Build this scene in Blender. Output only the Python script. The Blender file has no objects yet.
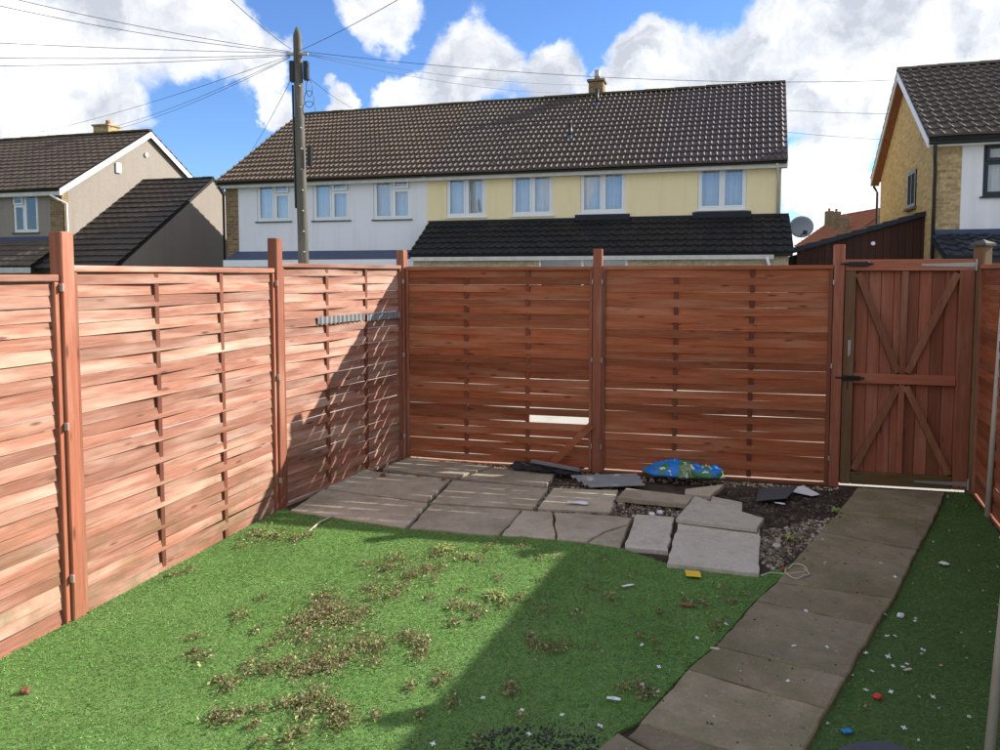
import bpy, bmesh, math, random
import numpy as np
from mathutils import Vector, Matrix, noise as mnoise
R = math.radians
random.seed(7); rng = np.random.default_rng(7)
scn = bpy.context.scene
col = scn.collection

# ------------------------------------------------------------------ camera
EYE = 1.72; FPX = 751.0; CY = 322.0; PITCH = math.atan((CY-275)/FPX)   # the photo is cropped: its optical centre lies at row 322
cam_d = bpy.data.cameras.new('camera'); cam = bpy.data.objects.new('camera', cam_d); col.objects.link(cam)
cam.location = (0, 0, EYE); cam.rotation_euler = (R(90)-PITCH, 0, 0)
cam_d.sensor_width = 36; cam_d.lens = 36*FPX/1000; cam_d.clip_end = 3000; cam_d.clip_start = .05; cam_d.shift_y = -(375-CY)/1000
scn.camera = cam
_c, _s = math.cos(PITCH), math.sin(PITCH)
def ray(px, py):
    u = (px-500)/FPX; v = (CY-py)/FPX
    return (u, _c+v*_s, -_s+v*_c)
def G(px, py, z=0.0):                       # point on the level plane z seen at a photo pixel
    d = ray(px, py); k = (z-EYE)/d[2]; return Vector((d[0]*k, d[1]*k, z))
def D(px, py, Y):                           # point at distance Y seen at a photo pixel
    d = ray(px, py); k = Y/d[1]; return Vector((d[0]*k, Y, EYE+d[2]*k))

# ------------------------------------------------------------------ light
SUN_EL, SUN_AZ = R(27.0), R(69.6)
sdir = Vector((math.sin(SUN_AZ)*math.cos(SUN_EL), math.cos(SUN_AZ)*math.cos(SUN_EL), math.sin(SUN_EL)))
sun_d = bpy.data.lights.new('sun', 'SUN'); sun_d.energy = 4.2; sun_d.angle = R(.5); sun_d.color = (1, .95, .87)
sun = bpy.data.objects.new('sun', sun_d); col.objects.link(sun)
sun.rotation_euler = sdir.to_track_quat('Z', 'Y').to_euler(); sun.location = (20, 10, 20)
scn.view_settings.view_transform = 'Standard'; scn.view_settings.look = 'None'
scn.view_settings.gamma = 1; scn.view_settings.use_curve_mapping = False
scn.view_settings.exposure = 1.05
SKY_STRENGTH = .12; CLOUD_GAIN = 5.2

world = bpy.data.worlds.new('World'); scn.world = world; world.use_nodes = True
wt = world.node_tree; wt.nodes.clear()
class NT:                                   # small node helper
    def __init__(s, t): s.t = t
    def n(s, typ, **kw):
        nd = s.t.nodes.new(typ)
        for k, v in kw.items():
            if k == 'ins':
                for kk, vv in v.items():
                    if isinstance(vv, bpy.types.NodeSocket): s.t.links.new(vv, nd.inputs[kk])
                    else: nd.inputs[kk].default_value = vv
            else: setattr(nd, k, v)
        return nd
    def math(s, op, a, b=None, clamp=False):
        nd = s.n('ShaderNodeMath', operation=op, use_clamp=clamp)
        for i, v in enumerate((a, b)):
            if v is None: continue
            if isinstance(v, bpy.types.NodeSocket): s.t.links.new(v, nd.inputs[i])
            else: nd.inputs[i].default_value = v
        return nd.outputs[0]
    def vmath(s, op, a, b=None, scale=None):
        nd = s.n('ShaderNodeVectorMath', operation=op)
        for i, v in enumerate((a, b)):
            if v is None: continue
            if isinstance(v, bpy.types.NodeSocket): s.t.links.new(v, nd.inputs[i])
            else: nd.inputs[i].default_value = v
        if scale is not None: nd.inputs['Scale'].default_value = scale
        return nd
    def noise(s, vec, scale, detail=4, rough=.55, dist=0, dim='3D'):
        nd = s.n('ShaderNodeTexNoise', noise_dimensions=dim)
        s.t.links.new(vec, nd.inputs['Vector'])
        nd.inputs['Scale'].default_value = scale; nd.inputs['Detail'].default_value = detail
        nd.inputs['Roughness'].default_value = rough; nd.inputs['Distortion'].default_value = dist
        return nd.outputs['Fac']
    def maprange(s, v, a, b, c=0, d=1, smooth=False):
        nd = s.n('ShaderNodeMapRange', interpolation_type='SMOOTHSTEP' if smooth else 'LINEAR')
        s.t.links.new(v, nd.inputs['Value'])
        for k, x in zip(('From Min', 'From Max', 'To Min', 'To Max'), (a, b, c, d)): nd.inputs[k].default_value = x
        return nd.outputs['Result']
    def ramp(s, fac, stops):
        nd = s.n('ShaderNodeValToRGB'); s.t.links.new(fac, nd.inputs['Fac'])
        e = nd.color_ramp.elements
        while len(e) < len(stops): e.new(.5)
        for el, (p, c) in zip(e, stops):
            el.position = p; el.color = (c[0], c[1], c[2], 1) if not isinstance(c, float) else (c, c, c, 1)
        return nd.outputs['Color']
    def mix(s, fac, a, b, blend='MIX'):
        nd = s.n('ShaderNodeMix', data_type='RGBA', blend_type=blend)
        for i, v in ((0, fac), (6, a), (7, b)):
            if isinstance(v, bpy.types.NodeSocket): s.t.links.new(v, nd.inputs[i])
            elif i == 0: nd.inputs[0].default_value = v
            else: nd.inputs[i].default_value = (v[0], v[1], v[2], 1)
        return nd.outputs[2]

w = NT(wt)
sky = w.n('ShaderNodeTexSky', sky_type='NISHITA', sun_disc=False, sun_elevation=SUN_EL, sun_rotation=SUN_AZ)
sky.altitude = 50; sky.air_density = 1.0; sky.dust_density = .1; sky.ozone_density = 2.2
gdir = w.n('ShaderNodeTexCoord').outputs['Generated']
dirn = w.vmath('NORMALIZE', gdir).outputs[0]
nz = w.n('ShaderNodeTexNoise'); wt.links.new(dirn, nz.inputs['Vector'])
nz.inputs['Scale'].default_value = 7; nz.inputs['Detail'].default_value = 6; nz.inputs['Roughness'].default_value = .6
off = w.vmath('SCALE', w.vmath('SUBTRACT', nz.outputs['Color'], (.5, .5, .5)).outputs[0], scale=.15).outputs[0]
wd = w.vmath('NORMALIZE', w.vmath('ADD', dirn, off).outputs[0]).outputs[0]
BLOBS = [(30,75,62),(90,92,55),(15,118,50),(110,22,62),(205,24,52),(246,58,40),(10,0,50),(-60,60,90),(262,108,20),
         (370,6,44),(470,74,50),(545,74,44),(412,96,34),(345,110,24),(590,98,24),(655,66,44),(705,88,56),(750,66,42),
         (622,92,30),(810,20,66),(880,30,90),(960,25,100),(790,95,44),(845,125,44),(815,172,34),(850,192,32),(842,228,34),(800,235,24),(890,70,70),(1060,60,110),
         (540,200,70),(300,200,50),(1080,160,90),(-80,170,90)]
cov = None
for (bx_, by_, br) in BLOBS:
    dv = Vector(ray(bx_, by_)).normalized()
    dt = w.vmath('DOT_PRODUCT', wd, tuple(dv)).outputs['Value']
    m = w.maprange(dt, math.cos(br*1.18/FPX), math.cos(br*.45/FPX), 0, 1, True)
    cov = m if cov is None else w.math('MAXIMUM', cov, m)
# away from the view unseen cloud goes on as noise, spread wider for fill light
axis = Vector(ray(500, 60)).normalized()
away = w.maprange(w.vmath('DOT_PRODUCT', dirn, tuple(axis)).outputs['Value'], math.cos(R(50)), math.cos(R(38)), 1, 0, True)
big = w.maprange(w.noise(wd, 2.6, 4, .55), .38, .54, 0, 1, True)
cov = w.math('MAXIMUM', cov, w.math('MULTIPLY', big, away))
fine = w.noise(wd, 22, 6, .62)
cov2 = w.math('ADD', cov, w.math('MULTIPLY', w.math('SUBTRACT', fine, .5), .6))
alpha = w.maprange(cov2, .26, .98, 0, 1, True)
body = w.maprange(w.noise(wd, 5.5, 5, .6, .5), .36, .64)
bil = w.maprange(w.noise(wd, 17, 5, .6), .34, .66)
thick = w.maprange(cov, .3, 1.0, .15, -.10)
shade = w.ramp(w.math('ADD', w.math('ADD', w.math('MULTIPLY', body, .55), w.math('MULTIPLY', bil, .45)), thick),
               [(.10, (.50, .53, .58)), (.46, (.80, .81, .83)), (.86, (1.16, 1.14, 1.10))])
cloudc = w.vmath('SCALE', shade, scale=CLOUD_GAIN).outputs[0]
alpha = w.math('MULTIPLY', alpha, .96)
skyblue = w.vmath('MULTIPLY', sky.outputs['Color'], (.44, .58, .82)).outputs[0]     # clear, deep blue air between showers
skyc = w.mix(alpha, skyblue, cloudc)
bg = w.n('ShaderNodeBackground'); wt.links.new(skyc, bg.inputs['Color']); bg.inputs['Strength'].default_value = SKY_STRENGTH
wo = w.n('ShaderNodeOutputWorld'); wt.links.new(bg.outputs[0], wo.inputs['Surface'])

# ------------------------------------------------------------------ mesh helpers
class MB:
    def __init__(s): s.v = []; s.f = []
    def add(s, vs, fs):
        o = len(s.v); s.v += [tuple(p) for p in vs]; s.f += [tuple(i+o for i in f) for f in fs]; return s
    def box(s, x0, x1, y0, y1, z0, z1, M=None):
        vs = [Vector((x, y, z)) for z in (z0, z1) for y in (y0, y1) for x in (x0, x1)]
        if M: vs = [M @ p for p in vs]
        return s.add(vs, [(0,2,3,1),(4,5,7,6),(0,1,5,4),(2,6,7,3),(0,4,6,2),(1,3,7,5)])
    def cbox(s, x0, x1, y0, y1, z0, z1, b=.006, M=None):      # box with chamfered edges
        bm = bmesh.new(); bmesh.ops.create_cube(bm, size=1)
        for p in bm.verts:
            p.co = Vector((x0+(p.co.x+.5)*(x1-x0), y0+(p.co.y+.5)*(y1-y0), z0+(p.co.z+.5)*(z1-z0)))
        bmesh.ops.bevel(bm, geom=bm.edges[:], offset=b, segments=1, affect='EDGES')
        bm.verts.index_update()
        vs = [p.co.copy() for p in bm.verts]; fs = [[p.index for p in f.verts] for f in bm.faces]; bm.free()
        if M: vs = [M @ p for p in vs]
        return s.add(vs, fs)
    def prism(s, poly, ext):                 # planar polygon (3D points) extruded by a vector
        n = len(poly); a = [Vector(p) for p in poly]; b = [p+Vector(ext) for p in a]
        fs = [tuple(range(n))[::-1], tuple(range(n, 2*n))]+[(i, (i+1) % n, n+(i+1) % n, n+i) for i in range(n)]
        return s.add(a+b, fs)
    def bar(s, p, q, wd, th, up=(0, 0, 1)):  # rectangular bar from p to q
        p, q = Vector(p), Vector(q); d = (q-p).normalized(); a = d.cross(Vector(up)).normalized(); b = a.cross(d).normalized()
        vs = []
        for e in (p, q):
            for (i, j) in ((-1,-1),(1,-1),(1,1),(-1,1)): vs.append(e+a*(i*wd/2)+b*(j*th/2))
        return s.add(vs, [(3,2,1,0),(4,5,6,7),(0,1,5,4),(1,2,6,5),(2,3,7,6),(3,0,4,7)])
    def tube(s, pts, r, n=8, cap=True):
        pts = [Vector(p) for p in pts]; rings = []; rr = r if isinstance(r, (list, tuple)) else [r]*len(pts)
        prev = None
        for i, p in enumerate(pts):
            d = (pts[min(i+1, len(pts)-1)]-pts[max(i-1, 0)]).normalized()
            a = prev if prev is not None else (Vector((0,0,1)) if abs(d.z) < .9 else Vector((1,0,0)))
            a = (a-d*a.dot(d)).normalized(); prev = a; b = d.cross(a)
            rings.append([p+(a*math.cos(t)+b*math.sin(t))*rr[i] for t in [2*math.pi*k/n for k in range(n)]])
        vs = [v for g in rings for v in g]; fs = []
        for i in range(len(pts)-1):
            for k in range(n): fs.append((i*n+k, i*n+(k+1) % n, (i+1)*n+(k+1) % n, (i+1)*n+k))
        if cap: fs += [tuple(range(n))[::-1], tuple(range((len(pts)-1)*n, len(pts)*n))]
        return s.add(vs, fs)
    def mesh(s, name, mat=None, smooth=False):
        me = bpy.data.meshes.new(name); me.from_pydata([tuple(p) for p in s.v], [], s.f)
        if mat: me.materials.append(mat)
        if smooth: me.polygons.foreach_set('use_smooth', [True]*len(me.polygons))
        me.update(); return me
def obj(name, me, parent=None, loc=(0,0,0), rot=(0,0,0), scale=(1,1,1)):
    o = bpy.data.objects.new(name, me); col.objects.link(o); o.parent = parent
    o.location = loc; o.rotation_euler = rot; o.scale = scale; return o
def part(name, mb, mat, parent, smooth=False, **kw): return obj(name, mb.mesh(name, mat, smooth), parent, **kw)
def tag(o, label, cat, group=None):
    o['label'] = label; o['category'] = cat
    if group: o['group'] = group
    return o
def thing(name, label, cat, loc=(0,0,0), rotz=0, group=None):
    o = bpy.data.objects.new(name, None); col.objects.link(o); o.location = loc; o.rotation_euler = (0,0,rotz)
    o.empty_display_size = .2
    return tag(o, label, cat, group)
def struct(name, mb, mat):
    o = part(name, mb, mat, None); o['kind'] = 'structure'; return o
def setcol(me, cols):                        # one colour per face
    at = me.attributes.new('col', 'FLOAT_COLOR', 'FACE')
    a = np.ones((len(me.polygons), 4), np.float32); a[:, :3] = cols; at.data.foreach_set('color', a.ravel())

# ------------------------------------------------------------------ materials
def newmat(name):
    m = bpy.data.materials.new(name); m.use_nodes = True
    t = NT(m.node_tree); b = m.node_tree.nodes['Principled BSDF']; return m, t, b
def setb(t, b, colr, rough=.7, bump=None, bstr=.3, bdist=.01, spec=.4, metal=0):
    if isinstance(colr, bpy.types.NodeSocket): t.t.links.new(colr, b.inputs['Base Color'])
    else: b.inputs['Base Color'].default_value = (*colr, 1)
    if isinstance(rough, bpy.types.NodeSocket): t.t.links.new(rough, b.inputs['Roughness'])
    else: b.inputs['Roughness'].default_value = rough
    b.inputs['Specular IOR Level'].default_value = spec; b.inputs['Metallic'].default_value = metal
    if bump is not None:
        bn = t.n('ShaderNodeBump'); bn.inputs['Strength'].default_value = bstr; bn.inputs['Distance'].default_value = bdist
        t.t.links.new(bump, bn.inputs['Height']); t.t.links.new(bn.outputs[0], b.inputs['Normal'])
def ocoord(t, shift=True):
    c = t.n('ShaderNodeTexCoord').outputs['Object']
    if not shift: return c
    r = t.n('ShaderNodeObjectInfo').outputs['Random']
    cm = t.n('ShaderNodeCombineXYZ'); 
    for i, k in enumerate((37.0, 91.0, 53.0)): t.t.links.new(t.math('MULTIPLY', r, k), cm.inputs[i])
    return t.vmath('ADD', c, cm.outputs[0]).outputs[0]
def stretch(t, v, sc): return t.vmath('MULTIPLY', v, sc).outputs[0]
def wood(name, dark, mid, pale, axis=0, pale_amt=.5, algae=0.0, knots=True, vary=.35):
    m, t, b = newmat(name); c = ocoord(t)
    sc = [60, 60, 60]; sc[axis] = 2.0
    g = t.noise(stretch(t, c, tuple(sc)), 1.3, 6, .7, .8)
    sc2 = [9, 9, 9]; sc2[axis] = 1.1
    patch = t.noise(stretch(t, c, tuple(sc2)), 1.0, 4, .6)
    base = t.mix(t.maprange(g, .30, .66), dark, mid)
    base = t.mix(t.maprange(patch, .62-.35*pale_amt, .85-.3*pale_amt), base, pale)
    rnd = t.n('ShaderNodeObjectInfo').outputs['Random']
    base = t.mix(1.0, base, t.ramp(rnd, [(0, 1-vary), (.5, 1.0), (1, 1+vary*.6)]), 'MULTIPLY')
    h = g
    if knots:
        sk = [13, 13, 13]; sk[axis] = 3.0
        vo = t.n('ShaderNodeTexVoronoi'); t.t.links.new(stretch(t, c, tuple(sk)), vo.inputs['Vector']); vo.inputs['Scale'].default_value = 1.0
        kf = t.maprange(vo.outputs['Distance'], .05, .16, .8, 0, True)
        base = t.mix(kf, base, tuple(x*.45 for x in dark))
    if algae:
        an = t.noise(c, 3.5, 4, .65); pz = t.n('ShaderNodeSeparateXYZ', ins={0: t.n('ShaderNodeNewGeometry').outputs['Position']}).outputs['Z']
        af = t.math('MULTIPLY', t.maprange(an, .45, .7), t.maprange(pz, .05, .75, 1, .15))
        base = t.mix(t.math('MULTIPLY', af, algae), base, (.10, .10, .03))
    setb(t, b, base, t.maprange(g, .3, .7, .62, .85), h, .35, .004, .3)
    return m
M = {}
M['wood_pale'] = wood('sun bleached fence slat', (.21,.075,.046), (.40,.18,.118), (.56,.36,.27), 0, .50, .7, True, .26)
M['wood_red'] = wood('red brown fence slat', (.22,.060,.022), (.44,.135,.056), (.45,.20,.11), 0, .38, .3, True, .32)
M['post_red'] = wood('fence post', (.22,.065,.035), (.35,.125,.072), (.44,.22,.145), 2, .35, .35)
M['batten'] = wood('fence batten', (.12,.035,.018), (.20,.06,.03), (.22,.09,.05), 2, .3, .3)
M['post_green'] = wood('mossy gate post', (.12,.06,.03), (.21,.11,.055), (.24,.17,.085), 2, .4, .5)
M['board_red'] = wood('gate board', (.25,.078,.042), (.40,.135,.075), (.42,.21,.13), 2, .3, .4)
M['rail_red'] = wood('gate rail', (.25,.078,.042), (.40,.135,.073), (.42,.21,.13), 0, .3, .4)
M['rail_green'] = wood('gate mossy rail', (.09,.045,.018), (.16,.075,.032), (.16,.13,.05), 0, .5, .9)
M['brace'] = wood('gate brace', (.19,.07,.035), (.31,.125,.064), (.33,.18,.10), 2, .35, .3)
M['clad'] = wood('brown cladding', (.032,.012,.007), (.055,.02,.011), (.07,.03,.018), 2, .2, 0, False, .3)
M['pole_wood'] = wood('telegraph pole', (.065,.06,.05), (.12,.112,.092), (.18,.17,.145), 2, .45, 0, False, .1)

def simple(name, c, rough=.6, spec=.4, metal=0, var=.12, scale=8, bump=.15, bdist=.004):
    m, t, b = newmat(name); oc = ocoord(t); n = t.noise(oc, scale, 5, .6)
    cc = t.mix(n, tuple(x*(1-var) for x in c), tuple(min(1, x*(1+var)) for x in c))
    setb(t, b, cc, rough, n, bump, bdist, spec, metal); return m
M['metal_clip'] = simple('galvanised clip', (.46,.43,.39), .5, .5, .3)
M['black_iron'] = simple('black iron', (.012,.012,.013), .45)
M['galv'] = simple('galvanised steel', (.42,.41,.37), .5, .5, .5)
M['upvc'] = simple('white upvc', (.80,.80,.80), .35, .5, 0, .04, 3, .03)
M['upvc_old'] = simple('weathered white fascia', (.55,.53,.48), .55, .4, 0, .35, 6, .1)
M['grey_frame'] = simple('anthracite frame', (.022,.026,.036), .4)
M['lead'] = simple('lead flashing', (.055,.075,.13), .6, .3, 0, .25, 4)
M['lead_dark'] = simple('dark felt flashing', (.018,.021,.030), .7, .3, 0, .25, 4)
M['black_plastic'] = simple('black plastic', (.014,.014,.015), .4)
M['pvc_pipe'] = simple('pale pipe', (.50,.46,.38), .5, .4, 0, .3, 5)
M['dish'] = simple('dish grey', (.30,.32,.36), .5)
M['wire'] = simple('wire', (.035,.035,.045), .5)
M['curtain'] = simple('net curtain', (.86,.84,.80), .9, .1, 0, .06, 9, .05)
M['curtain_blue'] = simple('blue curtain', (.78,.80,.82), .9, .1, 0, .06, 9, .05)
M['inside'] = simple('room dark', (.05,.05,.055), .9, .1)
M['white_plastic'] = simple('white plastic', (.82,.82,.80), .4)
M['paper'] = simple('white paper', (.78,.77,.80), .8)
M['yellow'] = simple('yellow card', (.80,.52,.04), .6)
M['red'] = simple('red plastic', (.62,.05,.03), .4)
M['blue'] = simple('blue plastic', (.03,.22,.45), .4)
M['twine'] = simple('pale twine', (.55,.48,.35), .8)
M['slate'] = simple('dark slate', (.075,.08,.085), .6, .4, 0, .25, 9, .3)
M['felt'] = simple('roofing felt', (.017,.017,.019), .7, .4, 0, .3, 20, .5)
M['corr'] = simple('weathered corrugated sheet', (.22,.22,.225), .55, .4, 0, .3, 12, .2)

def render_wall(name, c, grain=60, bstr=.5, var=.12, dirt=.25):
    m, t, b = newmat(name); oc = ocoord(t, False)
    f = t.noise(oc, grain, 4, .7); l = t.noise(oc, .7, 5, .6)
    st = t.noise(stretch(t, oc, (2.2, 2.2, .25)), 1.2, 5, .65)
    cc = t.mix(f, tuple(x*(1-var) for x in c), tuple(min(1, x*(1+var)) for x in c))
    cc = t.mix(t.math('MULTIPLY', t.maprange(st, .5, .8), dirt), cc, tuple(x*.55 for x in c))
    cc = t.mix(t.math('MULTIPLY', t.maprange(l, .45, .75), dirt*.7), cc, tuple(x*.75 for x in c))
    setb(t, b, cc, .9, f, bstr, .01, .2); return m
M['white_render'] = render_wall('white render', (.79,.79,.81), 40, .3, .05, .32)
M['cream_render'] = render_wall('cream render', (.88,.745,.45), 40, .25, .05, .32)
M['pebbledash'] = render_wall('grey pebbledash', (.30,.262,.222), 38, 1.0, .45, .35)
def brick(name, c1, c2, mortar, sx=1.0):
    m, t, b = newmat(name); oc = ocoord(t, False)
    sp = t.n('ShaderNodeSeparateXYZ', ins={0: oc})
    cm = t.n('ShaderNodeCombineXYZ'); t.t.links.new(t.math('ADD', sp.outputs['X'], sp.outputs['Y']), cm.inputs[0]); t.t.links.new(sp.outputs['Z'], cm.inputs[1])
    bk = t.n('ShaderNodeTexBrick'); t.t.links.new(cm.outputs[0], bk.inputs['Vector'])
    for k, v in (('Color1', c1), ('Color2', c2), ('Mortar', mortar)): bk.inputs[k].default_value = (*v, 1)
    bk.inputs['Scale'].default_value = 1; bk.inputs['Brick Width'].default_value = .225; bk.inputs['Row Height'].default_value = .075
    bk.inputs['Mortar Size'].default_value = .008; bk.inputs['Bias'].default_value = -.1
    n = t.noise(oc, 14, 4, .6)
    cc = t.mix(1, bk.outputs['Color'], t.ramp(n, [(.25, .65), (.75, 1.3)]), 'MULTIPLY')
    setb(t, b, cc, .9, t.math('SUBTRACT', 1.0, bk.outputs['Fac']), .6, .01, .2); return m
M['brick_buff'] = brick('buff brick', (.52,.38,.17), (.33,.20,.09), (.40,.35,.27))
M['ochre'] = brick('ochre brick', (.60,.43,.18), (.44,.29,.11), (.46,.36,.22))
M['brick_old'] = brick('brown brick', (.30,.19,.085), (.15,.095,.05), (.30,.26,.20))
M['brick_pale'] = brick('pale brick', (.50,.44,.32), (.40,.35,.25), (.42,.39,.33))
M['stone_clad'] = brick('pale buff blockwork', (.50,.42,.27), (.38,.31,.18), (.42,.38,.30))
def tiles(name, c, lichen, lamt=.5, rough=.5, spec=.25):
    m, t, b = newmat(name); oc = ocoord(t, False)
    n = t.noise(oc, 2.2, 6, .65); f = t.noise(oc, 30, 4, .7)
    cc = t.mix(f, tuple(x*.65 for x in c), tuple(x*1.35 for x in c))
    cc = t.mix(t.math('MULTIPLY', t.math('MULTIPLY', t.maprange(n, .48, .72), t.maprange(f, .35, .6)), lamt), cc, lichen)
    setb(t, b, cc, rough, f, .3, .006, spec); return m
M['tile_brown'] = tiles('lichened brown tiles', (.115,.078,.052), (.21,.175,.075), .7)
M['tile_dark'] = tiles('dark brown tiles', (.105,.078,.058), (.20,.17,.12), .5)
M['tile_plum'] = tiles('plum tiles', (.105,.078,.070), (.19,.16,.14), .4)
M['tile_black'] = tiles('black tiles', (.014,.0135,.014), (.055,.05,.042), .5, .6, .25)
M['tile_slate'] = tiles('blue black tiles', (.022,.026,.035), (.05,.05,.05), .3)
M['tile_orange'] = tiles('orange tiles', (.33,.12,.06), (.22,.12,.08), .4, .8)
M['tile_umber'] = tiles('umber tiles', (.048,.037,.030), (.10,.085,.065), .5, .6, .25)
M['moss_ridge'] = tiles('mossy ridge', (.06,.05,.03), (.13,.12,.03), .9, .9)
def stone(name, c, stain, samt=.6, sc=1.0, bstr=.35, algae=0.0):
    m, t, b = newmat(name); oc = ocoord(t)
    l = t.noise(oc, 2.2*sc, 6, .65); f = t.noise(oc, 40, 5, .7); md = t.noise(oc, 9*sc, 5, .6)
    cc = t.mix(f, tuple(x*.72 for x in c), tuple(x*1.25 for x in c))
    cc = t.mix(t.math('MULTIPLY', t.maprange(l, .42, .68), samt), cc, stain)
    cc = t.mix(t.math('MULTIPLY', t.maprange(md, .50, .72), .55), cc, tuple(x*.55 for x in c))
    sp = t.noise(oc, 85, 3, .6); cc = t.mix(t.maprange(sp, .60, .70, 0, .5), cc, tuple(min(1, x*1.7) for x in c)); cc = t.mix(t.maprange(sp, .36, .28, 0, .5), cc, tuple(x*.35 for x in c))
    vo = t.n('ShaderNodeTexVoronoi'); t.t.links.new(oc, vo.inputs['Vector']); vo.inputs['Scale'].default_value = 4.5
    cc = t.mix(t.math('MULTIPLY', t.maprange(vo.outputs['Distance'], .10, .22, .45, 0, True), t.maprange(l, .45, .6)), cc, tuple(x*.5 for x in c))
    if algae: cc = t.mix(t.math('MULTIPLY', t.maprange(t.noise(oc, 3.1, 6, .7, .6), .46, .66), algae), cc, (.155,.15,.06))
    r = t.n('ShaderNodeObjectInfo').outputs['Random']
    cc = t.mix(1, cc, t.ramp(r, [(0, .80), (1, 1.15)]), 'MULTIPLY')
    setb(t, b, cc, .85, t.math('ADD', f, md), bstr, .005, .3); return m
M['slab'] = stone('patio slab', (.45,.39,.295), (.29,.24,.165), .85, 1.0, .5, .15)
M['slab_grey'] = stone('grey slab', (.50,.455,.375), (.40,.36,.285), .6)
M['path'] = stone('path concrete', (.30,.25,.165), (.17,.14,.078), .85, .8, .7, .65)
M['lane'] = stone('pale concrete lane', (.52,.49,.42), (.40,.37,.30), .5, .3)
def soil(name, a, b_, sc=6):
    m, t, b = newmat(name); oc = ocoord(t, False); n = t.noise(oc, sc, 7, .7); f = t.noise(oc, 60, 4, .7)
    cc = t.mix(t.maprange(n, .35, .65), a, b_); setb(t, b, cc, .95, t.math('ADD', n, t.math('MULTIPLY', f, .5)), .8, .03, .1); return m
M['soil'] = soil('bare soil', (.045,.033,.026), (.105,.08,.062))
M['field'] = soil('rough grass', (.05,.08,.02), (.11,.12,.05), 1.5)
def colattr(name, rough=.8, transl=0.0, spec=.2, noise_amt=.25):
    m, t, b = newmat(name)
    a = t.n('ShaderNodeAttribute', attribute_name='col').outputs['Color']
    n = t.noise(ocoord(t, False), 55, 3, .6)
    cc = t.mix(1, a, t.ramp(n, [(.25, 1-noise_amt), (.75, 1+noise_amt)]), 'MULTIPLY')
    setb(t, b, cc, rough, None, spec=spec)
    if transl:
        tr = t.n('ShaderNodeBsdfTranslucent'); t.t.links.new(cc, tr.inputs['Color'])
        mx = t.n('ShaderNodeMixShader'); mx.inputs[0].default_value = transl
        t.t.links.new(b.outputs[0], mx.inputs[1]); t.t.links.new(tr.outputs[0], mx.inputs[2])
        t.t.links.new(mx.outputs[0], t.t.nodes['Material Output'].inputs['Surface'])
    return m
M['litter'] = colattr('dry leaf', .85, .25)
M['stones'] = colattr('rubble chips', .9)
M['blade'] = colattr('turf blade', .5, .38, .3)
def turf_base(k=1.0):
    m, t, b = newmat('turf backing'); oc = ocoord(t, False)
    f = t.noise(oc, 160, 4, .7); l = t.noise(oc, 2.2, 5, .6)
    cc = t.mix(f, (.09,.18,.045), (.18,.32,.085)); cc = t.mix(t.maprange(l, .4, .7, 0, .5), cc, (.19,.29,.10))
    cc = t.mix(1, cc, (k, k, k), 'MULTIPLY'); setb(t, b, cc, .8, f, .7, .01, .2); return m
M['turf'] = turf_base(); M['turf_shade_tint'] = turf_base(.6)  # second copy carries the right strip's shade in its colour
def glass():
    m, t, b = newmat('window glass'); t.t.nodes.remove(b)
    g = t.n('ShaderNodeBsdfGlossy'); g.inputs['Roughness'].default_value = .02; g.inputs['Color'].default_value = (.92,.96,1,1)
    tr = t.n('ShaderNodeBsdfTransparent'); tr.inputs['Color'].default_value = (.92,.94,.96,1)
    lw = t.n('ShaderNodeFresnel'); lw.inputs['IOR'].default_value = 1.52
    wv = t.noise(ocoord(t), 1.2, 2, .5); bn = t.n('ShaderNodeBump'); bn.inputs['Strength'].default_value = .05; bn.inputs['Distance'].default_value = .05
    t.t.links.new(wv, bn.inputs['Height']); t.t.links.new(bn.outputs[0], g.inputs['Normal'])
    mx = t.n('ShaderNodeMixShader'); t.t.links.new(t.maprange(lw.outputs[0], 0, 1, .05, 1), mx.inputs[0])
    t.t.links.new(tr.outputs[0], mx.inputs[1]); t.t.links.new(g.outputs[0], mx.inputs[2])
    t.t.links.new(mx.outputs[0], t.t.nodes['Material Output'].inputs['Surface']); return m
M['glass'] = glass()
def bagmat():
    m, t, b = newmat('printed bag'); oc = ocoord(t, False)
    wv = t.n('ShaderNodeTexNoise'); t.t.links.new(oc, wv.inputs['Vector']); wv.inputs['Scale'].default_value = 9; wv.inputs['Detail'].default_value = 3
    dd = t.vmath('ADD', oc, t.vmath('SCALE', wv.outputs['Color'], scale=.12).outputs[0]).outputs[0]
    n = t.noise(dd, 8.0, 2, .5); n2 = t.noise(dd, 17, 2, .5); n3 = t.noise(dd, 24, 3, .6)
    x = t.n('ShaderNodeSeparateXYZ', ins={0: oc}).outputs['X']; f = t.math('ADD', n, t.math('MULTIPLY', t.math('ABSOLUTE', t.math('SUBTRACT', x, .02)), -.55))
    cc = t.ramp(f, [(.0, (.01,.12,.55)), (.33, (.01,.20,.68)), (.36, (.02,.14,.40)), (.38, (.05,.24,.05)), (.46, (.03,.14,.04)), (.49, (.46,.37,.22)), (.54, (.06,.22,.08)), (.70, (.50,.45,.36))])
    cc = t.mix(t.maprange(n2, .62, .63), cc, (.66,.74,.82)); cc = t.mix(t.maprange(n3, .69, .70), cc, (.70,.22,.32)); cc = t.mix(t.maprange(n3, .33, .31), cc, (.015,.08,.03))
    setb(t, b, cc, .32, n2, .2, .01, .5); return m
M['bag'] = bagmat()

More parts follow.
